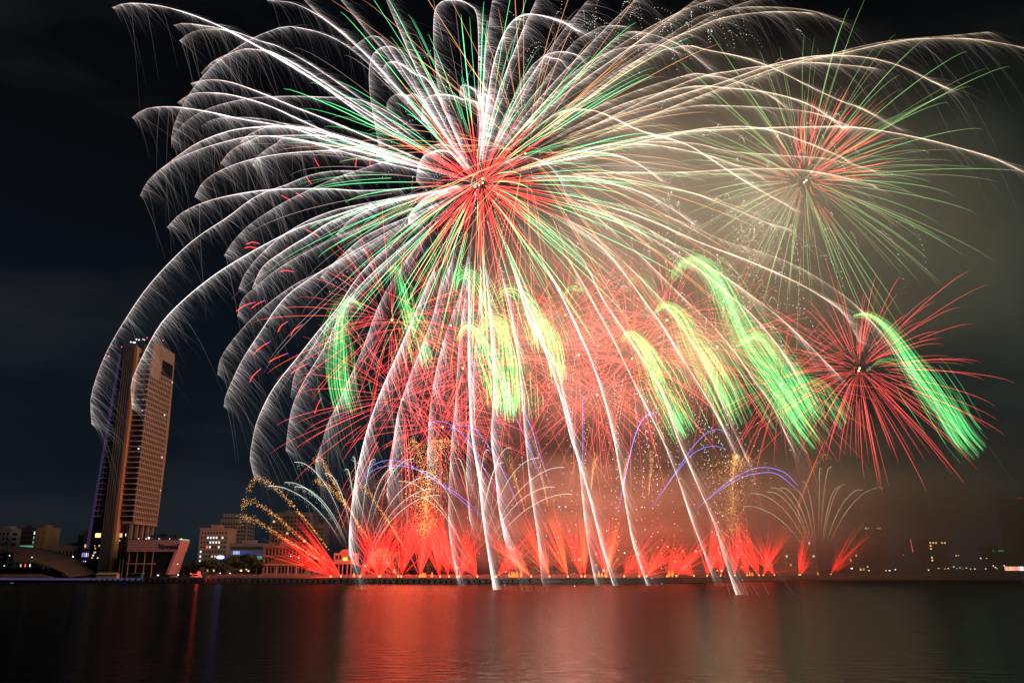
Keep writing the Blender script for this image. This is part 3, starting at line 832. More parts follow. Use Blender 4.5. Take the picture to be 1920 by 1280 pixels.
# --- parked vehicles on the quay road
def car_proto():
    root = empty("parked_car", (0, 0, 0), "parked car", "car", "cars parked on the quay road")
    f = MB()
    f.prism([(-2.1, -.85, .35), (2.1, -.85, .35), (2.1, .85, .35), (-2.1, .85, .35)], [(-2.1, -.85, .85), (2.05, -.85, .8), (2.05, .85, .8), (-2.1, .85, .85)])
    f.prism([(-1.7, -.8, .853), (1.1, -.8, .853), (1.1, .8, .853), (-1.7, .8, .853)], [(-1.3, -.68, 1.45), (.4, -.68, 1.45), (.4, .68, 1.45), (-1.3, .68, 1.45)])
    f.build("body", None, root)
    for x in (-1.35, 1.35):
        for y in (-.87, .67):
            MB().prism([(x + .33 * math.cos(a), y, .33 + .33 * math.sin(a)) for a in np.arange(10) * .628], [(x + .33 * math.cos(a), y + .2, .33 + .33 * math.sin(a)) for a in np.arange(10) * .628]).build("wheel", m_dark, root)
    f = MB(); f.prism([(-1.3, -.83, .9), (.8, -.83, .9), (.8, -.8, .9), (-1.3, -.8, .9)], [(-1.1, -.74, 1.36), (.35, -.74, 1.36), (.35, -.71, 1.36), (-1.1, -.71, 1.36)]); f.build("side_window", m_glass, root)
    for y in (-.6, .6): MB().box(2.05, 2.13, y - .2, y + .2, .58, .75).build("headlight", m_white, root)
    for y in (-.6, .6): MB().box(-2.15, -2.09, y - .2, y + .2, .62, .78).build("tail_light", m_redl, root)
    return root
proto = car_proto()
paints = [pbr("car_paint_silver", (.5, .5, .52), .3, .5), pbr("car_paint_white", (.7, .7, .7), .3), pbr("car_paint_dark", (.04, .045, .06), .3), pbr("car_paint_red", (.4, .03, .03), .3)]
pn = ["silver", "white", "dark", "red"]
cars = [(288, 1, "under the hotel sign"), (306, 0, "left of the podium's right foot"), (326, 1, "at the right foot of the podium"), (352, 2, "just left of the red flashing lights"), (386, 0, "just right of the red flashing lights"), (402, 3, "below the cream apartment block"), (424, 2, "below the blue oval sign"), (445, 1, "under the orange lamp pair"), (590, 1, "left one of two under the leftmost red spray"), (603, 0, "right one of two under the leftmost red spray"), (774, 1, "by the left flame cluster"), (212, 2, "at the foot of the tall tower")]
kids = list(proto.children)
for i, (px, c, wh) in enumerate(cars):
    if i == 0: r_ = proto; ch = kids
    else:
        r_ = proto.copy(); COL.objects.link(r_); ch = []
        for k_ in kids:
            q_ = k_.copy(); COL.objects.link(q_); q_.parent = r_; ch.append(q_)
            if k_.name.startswith("body"): q_.data = k_.data.copy(); q_.data.materials.clear()
    for k_ in ch:
        if k_.name.startswith("body"): k_.data.materials.append(paints[c])
    Y = shore_Y(px) + 18 + (i % 2) * 4
    r_.location = (px_x(px, 1078, Y), Y, GZ + .034); r_.rotation_euler.z = rnd.choice([0, math.pi]) + rnd.uniform(-.05, .05)
    tag(r_, "%s car parked on the quay road %s" % (pn[c], wh), "car", "cars parked on the quay road")
amb = empty("emergency_van", (px_x(370, 1078, 549), 549, GZ + .034), "white emergency van with red flashing roof lights on the quay", "van")
f = MB(); f.box(-2.8, 1.4, -1, 1, .4, 2.5); f.prism([(1.403, -1, .4), (2.8, -1, .4), (2.8, 1, .4), (1.403, 1, .4)], [(1.403, -1, 2.3), (1.9, -1, 2.0), (1.9, 1, 2.0), (1.403, 1, 2.3)]); f.build("body", paints[1], amb)
for x in (-1.8, 1.8):
    for y in (-1.05, .85): MB().prism([(x + .4 * math.cos(a), y, .4 + .4 * math.sin(a)) for a in np.arange(10) * .628], [(x + .4 * math.cos(a), y + .2, .4 + .4 * math.sin(a)) for a in np.arange(10) * .628]).build("wheel", m_dark, amb)
MB().box(-2.0, .6, -1.03, -1.002, 1.3, 2.1).build("side_window", m_glass, amb)
MB().ball(1.0, -.4, 3.1, .95).build("flashing_light", m_lr, amb); MB().ball(-4.0, -.4, 2.6, .5).build("flashing_light", m_lr, amb)
lamp("flash_glow", (amb.location[0] + 1, amb.location[1] - 3, GZ + 4), 1.2e3, (1, .04, .03), .6)
lamp("lamp_glow", at(25, 1071, shore_Y(25) + 10), 2.5e3, (.5, .75, 1.0), .8)

# kiosk, canopy and flagpoles by the tower foot; hoarding along the promenade
k = empty("teal_kiosk", (px_x(257, 1078, 545), 545, GZ), "small teal kiosk with a flat awning below the podium", "kiosk")
MB().box(-2.8, 2.8, 0, 3, 0, 2.7).build("wall", pbr("teal_paint", (.03, .25, .28), .6), k)
MB().box(-3.3, 3.3, -1.4, 3.3, 2.703, 2.95).build("awning", pbr("awning_cloth", (.5, .5, .5), .8), k)
MB().box(-2.2, 2.2, -.06, .1, 1.1, 2.2).build("hatch", m_win, k)
k = empty("event_tent", (px_x(202, 1078, 541), 541, GZ), "long low cream tent on the quay at the tower's foot", "tent")
f = MB(); f.prism([(-6.5, -2, 0), (6.5, -2, 0), (6.5, 2, 0), (-6.5, 2, 0)], [(-6.2, -1.9, 2.2), (6.2, -1.9, 2.2), (6.2, 1.9, 2.2), (-6.2, 1.9, 2.2)]); f.build("side_cloth", pbr("tent_cloth", (.5, .44, .3), .8), k)
f = MB(); f.prism([(-6.8, -2.4, 2.203), (6.8, -2.4, 2.203), (6.8, 2.4, 2.203), (-6.8, 2.4, 2.203)], [(-5.5, -.1, 3.3), (5.5, -.1, 3.3), (5.5, .1, 3.3), (-5.5, .1, 3.3)]); f.build("roof", pbr("tent_cloth", (.5, .44, .3), .8), k)
for px, nm in ((222, "left"), (228, "right")):
    k = empty("flagpole", (px_x(px, 1078, 545), 545, GZ), "thin pale flagpole between the tent and kiosk, %s of two" % nm, "flagpole", "flagpoles at the tower foot")
    MB().cyl(0, 0, 0, 11, .11, .06).build("pole", m_slab, k); MB().ball(0, 0, 11.1, .14).build("finial", m_slab, k)
hb = MB()
m_hoard = pbr("hoarding_panel", (.42, .24, .22), .8, noise=.25, nscale=.15)
for px in np.arange(392, 1240, 10.5):
    Y = shore_Y(px) + 12
    xa, xb = px_x(px, 1080, Y), px_x(px + 10.2, 1080, Y)
    hb.box(xa, xb, Y, Y + .12, GZ + .2, GZ + 2.0 + .35 * (int(px) % 3 == 0))
    hb.box(xa - .08, xa + .06, Y - .05, Y + .2, GZ, GZ + 2.5)
tag(hb.build("hoarding", m_hoard), "long low reddish hoarding along the promenade behind the mortars", "hoarding")

# ------------------------------------------------------------------ fireworks
YB = 430.0
WHITE = np.array([1.0, 0.90, 0.86]); SMOKE_TAN = np.array([1.0, 0.74, 0.52]); TIP = np.array([1.0, 0.42, 0.30])

def trail_path(pts, Y0, dz, n=40):
    """a star's flight through space: seen track, with its own way towards or away from the river"""
    p = spline(pts, n)
    s = np.linspace(0, 1, n)
    Yv = Y0 + dz * (1 - (1 - s) ** 1.7)
    return at(p[:, 0], p[:, 1], Yv)

def hairs(P, n, L0, L1, rng, s0=0.15, K=6, wind=(0.88, 0.0), fall=(0.16, 0.58), carry=0.33, bias=1.0, spread=0.5):
    """sparks shed along a star's flight P: carried on for a moment, then blown right and falling"""
    u = rng.random(n) ** (1 / bias)
    s = s0 + (1 - s0) * u
    x = s * (len(P) - 1)
    i = np.minimum(x.astype(int), len(P) - 2); f = (x - i)[:, None]
    p = P[i] * (1 - f) + P[i + 1] * f
    T = P[i + 1] - P[i]
    T /= np.linalg.norm(T, axis=1, keepdims=True) + 1e-9
    L = (L0 + (L1 - L0) * np.minimum(rng.exponential(0.36, n), 1.5) * (0.35 + 0.65 * s))[:, None]
    tt = np.linspace(0, 1, K)[None, :]
    jit = rng.normal(0, 1, (n, 3)) * np.array([0.26, 0.3, 0.24]) * spread
    d = np.zeros((n, K, 3))
    d[..., 0] = L * (wind[0] * (0.75 + 0.5 * rng.random((n, 1)))) * tt
    d[..., 2] = -L * (fall[0] * tt + fall[1] * (0.6 + 0.8 * rng.random((n, 1))) * tt ** 2)
    d += T[:, None, :] * (L * carry * (tt - 0.5 * tt ** 2))[..., None]
    d += jit[:, None, :] * (L * tt)[..., None]
    return p[:, None] + d, s, L[:, 0]

# --- the great white willow shell. Each row is one star's track in the photo, tip first
C0 = (893, 345)
W = """
210,15 233,7 267,7 317,15 383,37 447,67 533,117 630,177
325,48 343,44 373,47 417,55 453,72 560,130 700,230
336,77 357,62 387,55 433,58 487,77 533,93 640,160
322,277 323,247 340,203 367,160 400,123 440,93 490,65 560,52 680,110
377,138 400,115 440,98 477,93 560,125
357,157 387,150 427,153 483,172 550,200 633,233
333,193 357,177 387,174 433,178 500,197 567,227 700,285
323,257 350,227 393,203 453,187 520,181 600,182 683,190 770,240
248,221 267,207 293,201 333,201 387,209 447,222 550,241 640,272
377,237 400,224 433,220 483,222 533,232 583,247 667,280
302,317 333,293 373,267 433,245 500,237 550,238 617,253 750,300
263,367 277,340 307,313 350,290 400,272 460,257 500,255 617,255 700,273
413,307 433,283 467,265 517,256 700,290
450,267 463,255 490,242 520,237 620,250
365,370 380,343 413,320 467,300 533,288 617,282 700,280
313,427 340,400 387,378 450,363 517,355 617,354 693,357
473,310 487,290 517,270 550,260 700,300
712,285 697,200 692,143 698,105 720,88 750,100 800,200
718,130 725,118 745,117 773,137 813,167
725,207 727,190 743,177 763,180 790,190
790,227 792,200 803,182 830,177 863,185 897,207
862,180 863,163 873,160 893,177 905,230
897,197 897,180 907,177 912,197
822,170 815,110 813,45 820,10 845,0 880,10 897,60
1080,58 1050,40 1000,27 970,33 947,60 928,110 915,180
1097,120 1080,103 1047,97 1013,110 975,160
1063,130 1050,113 1033,110 1007,127
1330,130 1280,90 1240,70 1197,60 1163,67 1097,130 1013,200
1173,50 1147,48 1113,57 1050,110
1270,100 1247,88 1220,82 1180,88 1130,103 1047,163
1313,-6 1180,90 1030,200
1400,-20 1280,20 1140,100 1000,215
1580,42 1530,23 1480,15 1423,13 1380,15 1323,27 1280,50 1100,170
1440,-8 1380,10 1330,33 1280,63 1120,170
1520,25 1480,22 1430,23 1363,32 1313,50 1200,110
1690,245 1663,230 1613,203 1570,187 1507,157 1443,125 1390,107 1330,95 1270,88 1150,140
1780,168 1747,153 1697,128 1647,112 1597,105 1530,105 1463,117 1413,133 1347,157 1280,177 1100,240
1640,128 1597,123 1513,117 1447,123 1380,132 1260,165
1853,60 1780,67 1713,72 1647,80 1563,100 1450,135 1250,205
1930,92 1860,78 1800,72 1700,75 1580,100 1420,140
1470,200 1453,187 1430,173 1373,150 1330,142 1280,143 1100,210
1580,240 1563,227 1523,200 1480,183 1430,172 1363,165 1280,165 1120,215
1600,240 1580,232 1530,213 1480,205 1380,199 1280,202 1110,250
1590,303 1567,290 1480,255 1437,242 1387,237 1330,240 1280,248 1100,290
1930,328 1863,297 1797,277 1730,260 1663,247 1597,238 1513,238 1430,240 1250,250 1080,285
1490,395 1470,382 1430,360 1380,330 1330,297 1280,268 1200,245 1150,222 1110,207 1050,210 980,260
1640,322 1613,312 1547,297 1447,290 1363,283 1280,267 1110,275
1640,348 1597,337 1547,325 1480,317 1380,317 1280,323 1100,325
1480,430 1430,415 1360,385 1270,355 1100,330
1760,770 1747,750 1703,693 1663,637 1613,580 1563,540 1497,500 1430,473 1363,453 1200,390
1610,640 1580,587 1530,550 1480,523 1397,487 1313,455 1150,390
1480,830 1447,760 1413,713 1380,663 1330,603 1280,557 1180,460 1060,370
1505,725 1473,670 1447,633 1413,593 1380,563 1290,490 1110,390
1570,700 1540,670 1490,620 1430,570 1330,500 1150,400
1378,850 1353,797 1320,737 1280,673 1220,580 1100,440
1400,860 1370,795 1323,687 1290,630 1220,540 1080,420
1335,1080 1320,1037 1295,970 1270,895 1240,820 1190,720 1130,600 1030,440
1212,1093 1187,1020 1177,970 1164,895 1150,820 1130,740 1093,640 1010,480
1380,1115 1357,1045 1338,980 1305,902 1270,820 1233,720 1183,640 1130,560 1093,487 1040,410 1000,350 970,320
1148,1092 1127,1020 1110,952 1092,885 1070,820 1050,740 1015,640 960,500
1015,1086 1007,1000 995,920 985,820 967,640 933,487
1114,1085 1100,1007 1091,927 1085,870 1060,760 1040,680 993,600 940,440
925,1105 914,1032 905,970 897,895 885,820 880,740 878,640 880,500
880,975 874,907 877,820 884,740 890,660 900,520
945,1008 934,945 928,882 921,820 925,720 915,560
592,882 592,865 607,820 613,797 647,727 680,653 707,580 733,530 790,450
655,1040 655,995 665,907 682,830 697,780 720,720 747,660 780,583 807,520 847,437
725,930 727,895 737,830 747,770 770,703 807,607 830,530 870,430
800,895 802,830 807,760 823,670 847,593 863,547 885,440
857,1085 841,980 847,820 853,770 863,620 890,430
477,895 469,862 472,835 483,787 513,727 560,667 597,620 633,577 663,530 707,480 780,420
420,763 422,745 427,733 453,677 490,620 530,563 580,523 700,450
408,703 413,673 440,633 487,583 547,537 593,513 663,477 760,420
445,593 453,563 477,540 527,500 593,463 660,433 727,407
473,540 493,500 533,470 577,443 627,413 720,380
447,543 460,513 493,473 543,433 610,400 693,380
420,480 437,453 470,420 527,383 593,350 660,323 760,300
536,845 537,830 547,767 567,720 607,653 640,590 700,510
545,745 553,700 580,660 620,600 690,520
172,795 170,750 180,710 200,660 230,607 270,547 317,493 367,447 427,407 477,370 527,350 640,320
248,765 246,721 257,690 280,643 307,600 350,557 400,517 453,483 507,453 560,427 610,410 740,370
500,0 560,10 640,60 720,140
630,-10 680,50 760,150
560,-10 600,30 660,80 740,160
720,-10 750,60 800,170
925,-10 912,80 905,180
1010,-10 975,70 930,190
1110,-10 1040,80 960,200
1200,-10 1110,80 990,210
660,90 690,70 715,75 760,140
1430,335 1380,310 1300,285 1180,270 1050,300
1300,420 1240,380 1170,350 1060,330
1240,340 1200,310 1150,290 1080,285 1000,310
630,440 660,410 700,390 760,370
600,520 640,480 690,440 780,400
1065,380 1045,330 1010,300 960,298
790,300 800,280 830,270 860,290
765,420 770,400 800,370 850,350
780,340 785,310 800,290 840,285
""".strip().splitlines()
willow = empty("firework_burst", at(*C0, YB), "huge white and pink willow burst whose feathery trails arch over the whole river", "firework", "aerial shells")
bt = np.array(willow.location)
TR = []
for k, row in enumerate(W[:100]):
    pts = [tuple(map(float, a.split(","))) for a in row.split()][::-1]
    pts = [C0] + pts
    tip = np.array(pts[-1])
    far = max(np.hypot(a - C0[0], (b - C0[1]) * 0.75) for a, b in pts)
    reach = math.sqrt(max(0.0, 1 - min(1, far / 720.0) ** 2))
    dz = reach * rnd.uniform(0.35, 0.9) * 150 * (1 if rnd.random() < (0.62 if tip[0] > 1150 else 0.35) else -1)
    if tip[1] > 1060:
        dz = min(shore_Y(tip[0]) - 6, water_Y(tip[1]) + 3 if tip[1] > 1097 else 470) - YB
    if tip[0] < 350 and tip[1] > 500:
        dz = 30
    P = trail_path(pts, YB, dz, 44) - bt
    s = np.linspace(0, 1, 44)
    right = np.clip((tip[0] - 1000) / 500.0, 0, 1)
    base = WHITE * (1 - right) + SMOKE_TAN * right  # right-hand trails painted tan and dimmer, as if seen through smoke
    pw = rnd.choice([.32, .45, .6, .8, 1.0, 1.2])
    if tip[1] > 700 and tip[0] > 560:
        pw = 1.15 if tuple(tip) in ((925, 1105), (1148, 1092), (1212, 1093), (655, 1040)) else rnd.choice([.25, .35, .5, .65])
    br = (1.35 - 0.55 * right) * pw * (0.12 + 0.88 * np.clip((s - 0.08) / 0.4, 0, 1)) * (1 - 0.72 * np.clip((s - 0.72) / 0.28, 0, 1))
    tipw = np.clip((s - 0.7) / 0.3, 0, 1)[:, None] * 0.75
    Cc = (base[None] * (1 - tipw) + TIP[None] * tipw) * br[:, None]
    R = (0.06 + 0.15 * np.clip(s / 0.4, 0, 1)) * (.52 + .45 * pw) * (1 - 0.45 * np.clip((s - 0.75) / 0.25, 0, 1))
    o = link("star_trail", tubes("star_trail", P[None], R[None], Cc[None]), M_SPARK, willow)
    plen = np.linalg.norm(np.diff(P, axis=0), axis=1).sum()
    n = int(np.clip(plen * 5.2, 200, 1150))
    if len(pts) <= 5: n = int(n * 0.75)
    steep = tip[1] > 640 and tip[0] > 560
    kw = dict(wind=(0.5, 0), fall=(0.75, 0.55), carry=0.5) if steep else {}
    H, hs, L = hairs(P, n, 3.0, 27.0 if steep else 21.0, rng, s0=0.24, bias=1.0, **kw)
    K = H.shape[1]
    fade = (0.10 + 1.5 * (1 - np.linspace(0, 1, K)) ** 1.7)[None, :, None]
    ph = rng.random(3) * 6.28
    clump = 0.55 + 0.45 * np.sin(hs * 37 + ph[0]) * np.sin(hs * 13 + ph[1])
    hb = np.where(rng.random(n) < 0.13, 1.25, 0.36) * (0.4 + rng.random(n)) * (1.25 - 0.7 * hs) * clump * (.5 + .55 * pw)
    tint = np.array([0.92, 0.80, 0.80])[None] * (1 - right) + np.array([0.95, 0.74, 0.55])[None] * right  # fringe takes the same painted smoke tint
    tint = tint * (1 + rng.normal(0, .10, (n, 3)))
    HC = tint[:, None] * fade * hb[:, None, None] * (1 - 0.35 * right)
    n3 = int(plen * 3.0 * (.4 + .6 * pw))
    H3, s3, L3 = hairs(P, n3, 2.0, 7.5, rng, s0=0.2, bias=1.1, **kw)
    HC3 = (WHITE * (1 - right) + SMOKE_TAN * right)[None, None] * (0.15 + 1.2 * (1 - np.linspace(0, 1, K)) ** 1.4)[None, :, None] * ((0.2 + rng.random(n3)) * (.62 - .3 * s3) * (.55 + .5 * pw) * (1 - .45 * right))[:, None, None]
    # a few long embers falling from the last part of the flight
    m = 9 if tip[1] < 700 else 5
    H2, s2, L2 = hairs(P, m, 28, 62, rng, s0=0.72, wind=(0.5, 0), fall=(0.40, 0.62), carry=0.25)
    HC2 = np.array([0.42, 0.36, 0.34])[None, None] * np.linspace(1, 0.2, K)[None, :, None] * (0.5 + 0.5 * rng.random(m))[:, None, None]
    rr = np.concatenate([np.full((n, K), 0.062), np.full((m, K), 0.055), np.full((n3, K), 0.06)]) * np.linspace(1, 0.55, K)[None]
    link("spark_fringe", tubes("spark_fringe", np.concatenate([H, H2, H3]), rr, np.concatenate([HC, HC2, HC3])), M_SPARK, o)

# --- round shells: stars thrown evenly in all directions
def sphere_dirs(n, rng):
    i = np.arange(n) + 0.5
    z = 1 - 2 * i / n
    a = math.pi * (1 + 5 ** 0.5) * i
    d = np.stack([np.sqrt(1 - z * z) * np.cos(a), np.sqrt(1 - z * z) * np.sin(a), z], -1)
    d += rng.normal(0, .13, d.shape)
    return d / np.linalg.norm(d, axis=1, keepdims=True)

def shell(label, px, py, Y, rad, n, cfun, r=0.1, name="firework_burst", drop=0.18, drift=0.03, s_in=0.04, var=0.22, up=0.0, part="star_streak", K=14, glow_core=True, dirs=None, side=0.0):
    """peony or dahlia shell: rad in metres; cfun(s array, k) gives the heat along a streak"""
    c = at(px, py, Y)
    root = empty(name, c, label, "firework", "aerial shells")
    D = sphere_dirs(n, rng) if dirs is None else dirs
    for k in range(n):
        R_ = rad * (1 + float(np.clip(rng.normal(0, var), -.4, .3)))
        a = s_in if not hasattr(s_in, "__len__") else rng.uniform(*s_in)
        s = np.linspace(a, 1, K)
        q = 1 - (1 - s) ** 1.35
        P = D[k][None] * (R_ * q)[:, None]
        P[:, 2] += -drop * rad * s ** 2 + up * rad * s
        P[:, 0] += (drift + side) * rad * s ** 1.3
        Cc = cfun(s, k)
        rr = r * (1 - 0.45 * np.clip((s - 0.6) / 0.4, 0, 1))
        link(part, tubes(part, P[None], rr[None], Cc[None]), M_SPARK, root)
    if glow_core:
        MB().ball(0, 0, 0, 0.55).build("flash_core", glow("burst_core", (1.0, 0.72, 0.35), 3.0), root)
    return root

RED = np.array([2.6, 0.12, 0.10]); GREEN = np.array([0.22, 1.5, 0.55]); ORANGE = np.array([1.5, 0.62, 0.25])
def two_tone(inner, outer, cut, soft=0.08, gain=1.0, tail=0.35):
    def f(s, k):
        cc = cut * (1 + 0.25 * math.sin(k * 12.9))
        t = np.clip((s - cc) / soft, 0, 1)[:, None]
        b = (1 - (1 - tail) * np.clip((s - 0.75) / 0.25, 0, 1))[:, None] * (0.7 + 0.5 * abs(math.sin(k * 7.7)))
        return (inner[None] * (1 - t) + outer[None] * t) * b * gain
    return f
def plain(c, gain=1.0, lead=0.25):
    def f(s, k):
        b = np.clip((s - 0.0) / lead, 0.25, 1) * (1 - 0.75 * np.clip((s - 0.8) / 0.2, 0, 1)) * (0.6 + 0.6 * abs(math.sin(k * 5.3)))
        return c[None] * b[:, None] * gain
    return f

shell("green tipped burst with a red heart inside the huge white willow", 898, 347, 426, 92, 100, two_tone(RED, GREEN * 1.3, 0.34), r=0.17, drop=0.12, s_in=(0.05, 0.2))
shell("fine green needle burst reaching far out among the white willow trails", 905, 335, 433, 104, 100, two_tone(RED * .5, GREEN * 1.2, .3), r=0.095, drop=0.13, s_in=(0.1, 0.45))
shell("fine pale pink needle burst woven between the white willow trails", 890, 350, 434, 112, 100, plain(np.array([1.0, .74, .66]), .8), r=0.075, drop=0.2, s_in=(0.15, 0.5))
shell("small dense red burst glowing at the centre of the white willow", 905, 343, 426, 40, 80, plain(RED * 1.2), r=0.125, drop=0.1, s_in=(0.03, 0.25))
shell("thin orange streaked burst spreading behind the white willow centre", 985, 288, 432, 118, 98, plain(ORANGE * 0.85), r=0.12, drop=0.1, s_in=(0.05, 0.3))
def c_right(s, k):
    t = np.clip((s - 0.22) / 0.12, 0, 1)[:, None]
    inn = np.array([1.4, 0.30, 0.18]); out = np.array([0.55, 1.15, 0.36])
    b = (1 - 0.7 * np.clip((s - 0.7) / 0.3, 0, 1))[:, None] * (0.5 + 0.6 * abs(math.sin(k * 3.1)))
    return (inn[None] * (1 - t) + out[None] * t) * b
shell("pale green burst with a red heart at right over the smoke", 1508, 342, 445, 84, 100, c_right, r=0.085, drop=0.22, drift=0.05, up=0.2, s_in=(0.06, 0.22), part="star_streak")
shell("gold green needles filling out the pale green right hand burst", 1512, 338, 448, 80, 100, plain(np.array([.75, .80, .32]), .6), r=0.085, drop=0.2, drift=.04, up=.12, s_in=(.1, .4))
shell("fan of short red streaks inside the pale green burst", 1522, 322, 440, 27, 100, plain(np.array([2.4, 0.25, 0.2]), .75, .1), r=0.12, drop=0.0, up=0.75, s_in=(0.3, 0.6), side=.55)
reds = [
    ("dense crimson burst low at left of the white trails beside the first green plume", 755, 748, 425, 52, 100, 1.0),
    ("red burst with orange spark at its core above the dense crimson one", 735, 600, 440, 56, 100, 1.03),
    ("wide red burst spreading behind the pale yellow green plumes", 965, 668, 450, 66, 100, 0.85),
    ("red burst between the pale plumes and the right hand green plumes", 1185, 672, 445, 54, 100, 0.92),
    ("faint red burst lying among the long green plumes", 1345, 650, 460, 50, 100, 0.63),
    ("faint red burst just left of the clear scarlet one", 1465, 720, 465, 46, 100, 0.57),
    ("clear scarlet burst alone at far right, crossed by a green comet", 1610, 695, 440, 60, 100, 0.85),
    ("small pinkish red burst under the white willow centre", 1060, 590, 455, 45, 100, 0.63),
    ("crimson burst low behind the long falling trails right of centre", 1120, 740, 456, 44, 100, 0.69),
    ("dense red burst between the crimson one and the central plumes", 830, 800, 455, 42, 100, 0.80),
    ("pale red burst right under the tiny green tuft", 1085, 665, 452, 58, 100, 0.75),
    ("pale red burst behind the left edge of the pale plumes", 845, 610, 452, 56, 100, 0.75),
    ("pale red burst behind the faint green hook", 1250, 600, 458, 52, 100, 0.6),
    ("inner red burst within the clear scarlet burst at far right", 1612, 690, 442, 42, 90, 0.6),
    ("narrow red burst behind the pale falling trails left of centre", 868, 690, 452, 48, 100, 0.80),
]
for lab, px, py, Y, rad, n, gn in reds:
    shell(lab, px, py, Y, rad, n, plain(RED + np.array([0, .10, .09]), gn * 1.15), r=0.062, drop=0.16, var=.2, s_in=(0.03, 0.45))
# late red stars with blue tails
root = empty("firework_burst", at(600, 560, 415), "ring of short red stars with faint blue tails left of centre", "firework", "aerial shells")
bt = np.array(root.location)
for row in """598,312 588,295
584,345 573,330
556,362 568,370
528,366 545,376
667,312 668,295
694,312 693,298
462,458 474,454 488,457
458,465 470,463 484,466
443,583 460,572 480,566
472,578 482,570 497,563
521,622 527,611 540,602
545,630 552,618 568,608
476,663 490,650 507,640
468,716 475,704 490,690
505,678 520,670 540,662
525,510 535,507 552,510
575,430 585,436 600,445
545,700 560,690 580,680
560,742 565,730 578,715
590,775 595,760 603,745""".splitlines():
    pts = [tuple(map(float, a.split(","))) for a in row.split()][::-1]
    P = trail_path(pts, 415, rnd.uniform(-12, 12), 10) - bt
    s = np.linspace(0, 1, 10)[:, None]
    C = np.array([0.15, 0.14, 0.8])[None] * (1 - np.clip(s * 3, 0, 1)) + RED[None] * np.clip(s * 3, 0, 1)
    link("red_star", tubes("red_star", P[None], np.full((1, 10), 0.17), C[None]), M_SPARK, root)

# --- green falling plumes
plumes = [
 ("bright green plume hanging straight down, leftmost of all the plumes", "680,577 655,560 640,590 637,650 640,720 655,775", 26, 1.0, 0),
 ("short green plume with yellow head right of the leftmost plume", "728,508 742,503 752,530 765,575 780,620", 18, 1.5, .3),
 ("hazy green plume under the short yellow headed one", "752,560 768,590 785,630 800,690", 28, 1.30, .2),
 ("small green plume hooked over left of the pale yellow plumes", "853,548 860,520 880,518 902,545 925,600", 20, 1.60, .2),
 ("pale green plume directly under the white willow centre", "930,562 948,545 975,552 1005,600 1020,660", 24, 1.40, .5),
 ("small yellow hooked plume at left of the pale central mass", "857,638 866,616 882,612 900,630 925,690 945,770", 24, 1.50, .7),
 ("broad yellow green plume in the middle of the central mass", "903,625 920,603 942,620 955,700 960,790", 34, 1.60, .6),
 ("yellow plume at right edge of the central mass", "998,645 1012,602 1028,608 1042,650 1055,720", 20, 1.40, .8),
 ("tiny green tuft alone above the red bursts", "1058,551 1072,540 1094,545", 11, .9, .3),
 ("faint green hook left of the largest green plume", "1172,542 1190,521 1212,530 1240,580", 16, .6, .3),
 ("largest green plume sweeping down right from a curled head", "1260,525 1282,494 1312,492 1345,525 1375,590 1405,650 1455,720 1500,790 1535,835", 34, .8, .2),
 ("pale green plume inside the sweep of the largest one", "1228,588 1247,572 1277,592 1305,645 1345,710 1390,800", 32, .85, .35),
 ("yellowish plume starting left of and below the pale inner one", "1165,642 1182,626 1212,660 1245,730 1290,820", 30, 1.30, .6),
 ("yellow green plume tucked under the largest plume", "1380,650 1420,630 1450,660 1492,725 1530,795", 28, .7, .5),
 ("small yellow plume left of the clear scarlet burst", "1488,728 1510,711 1540,722 1562,755 1588,795", 18, .7, .8),
 ("isolated vivid green comet plume falling at far right", "1600,592 1628,590 1668,620 1712,682 1762,752 1800,812 1834,852", 22, 1.0, .25),
 ("faint yellow wisp beside the isolated green comet plume", "1628,692 1655,676 1692,686 1720,705", 9, .5, .9),
]
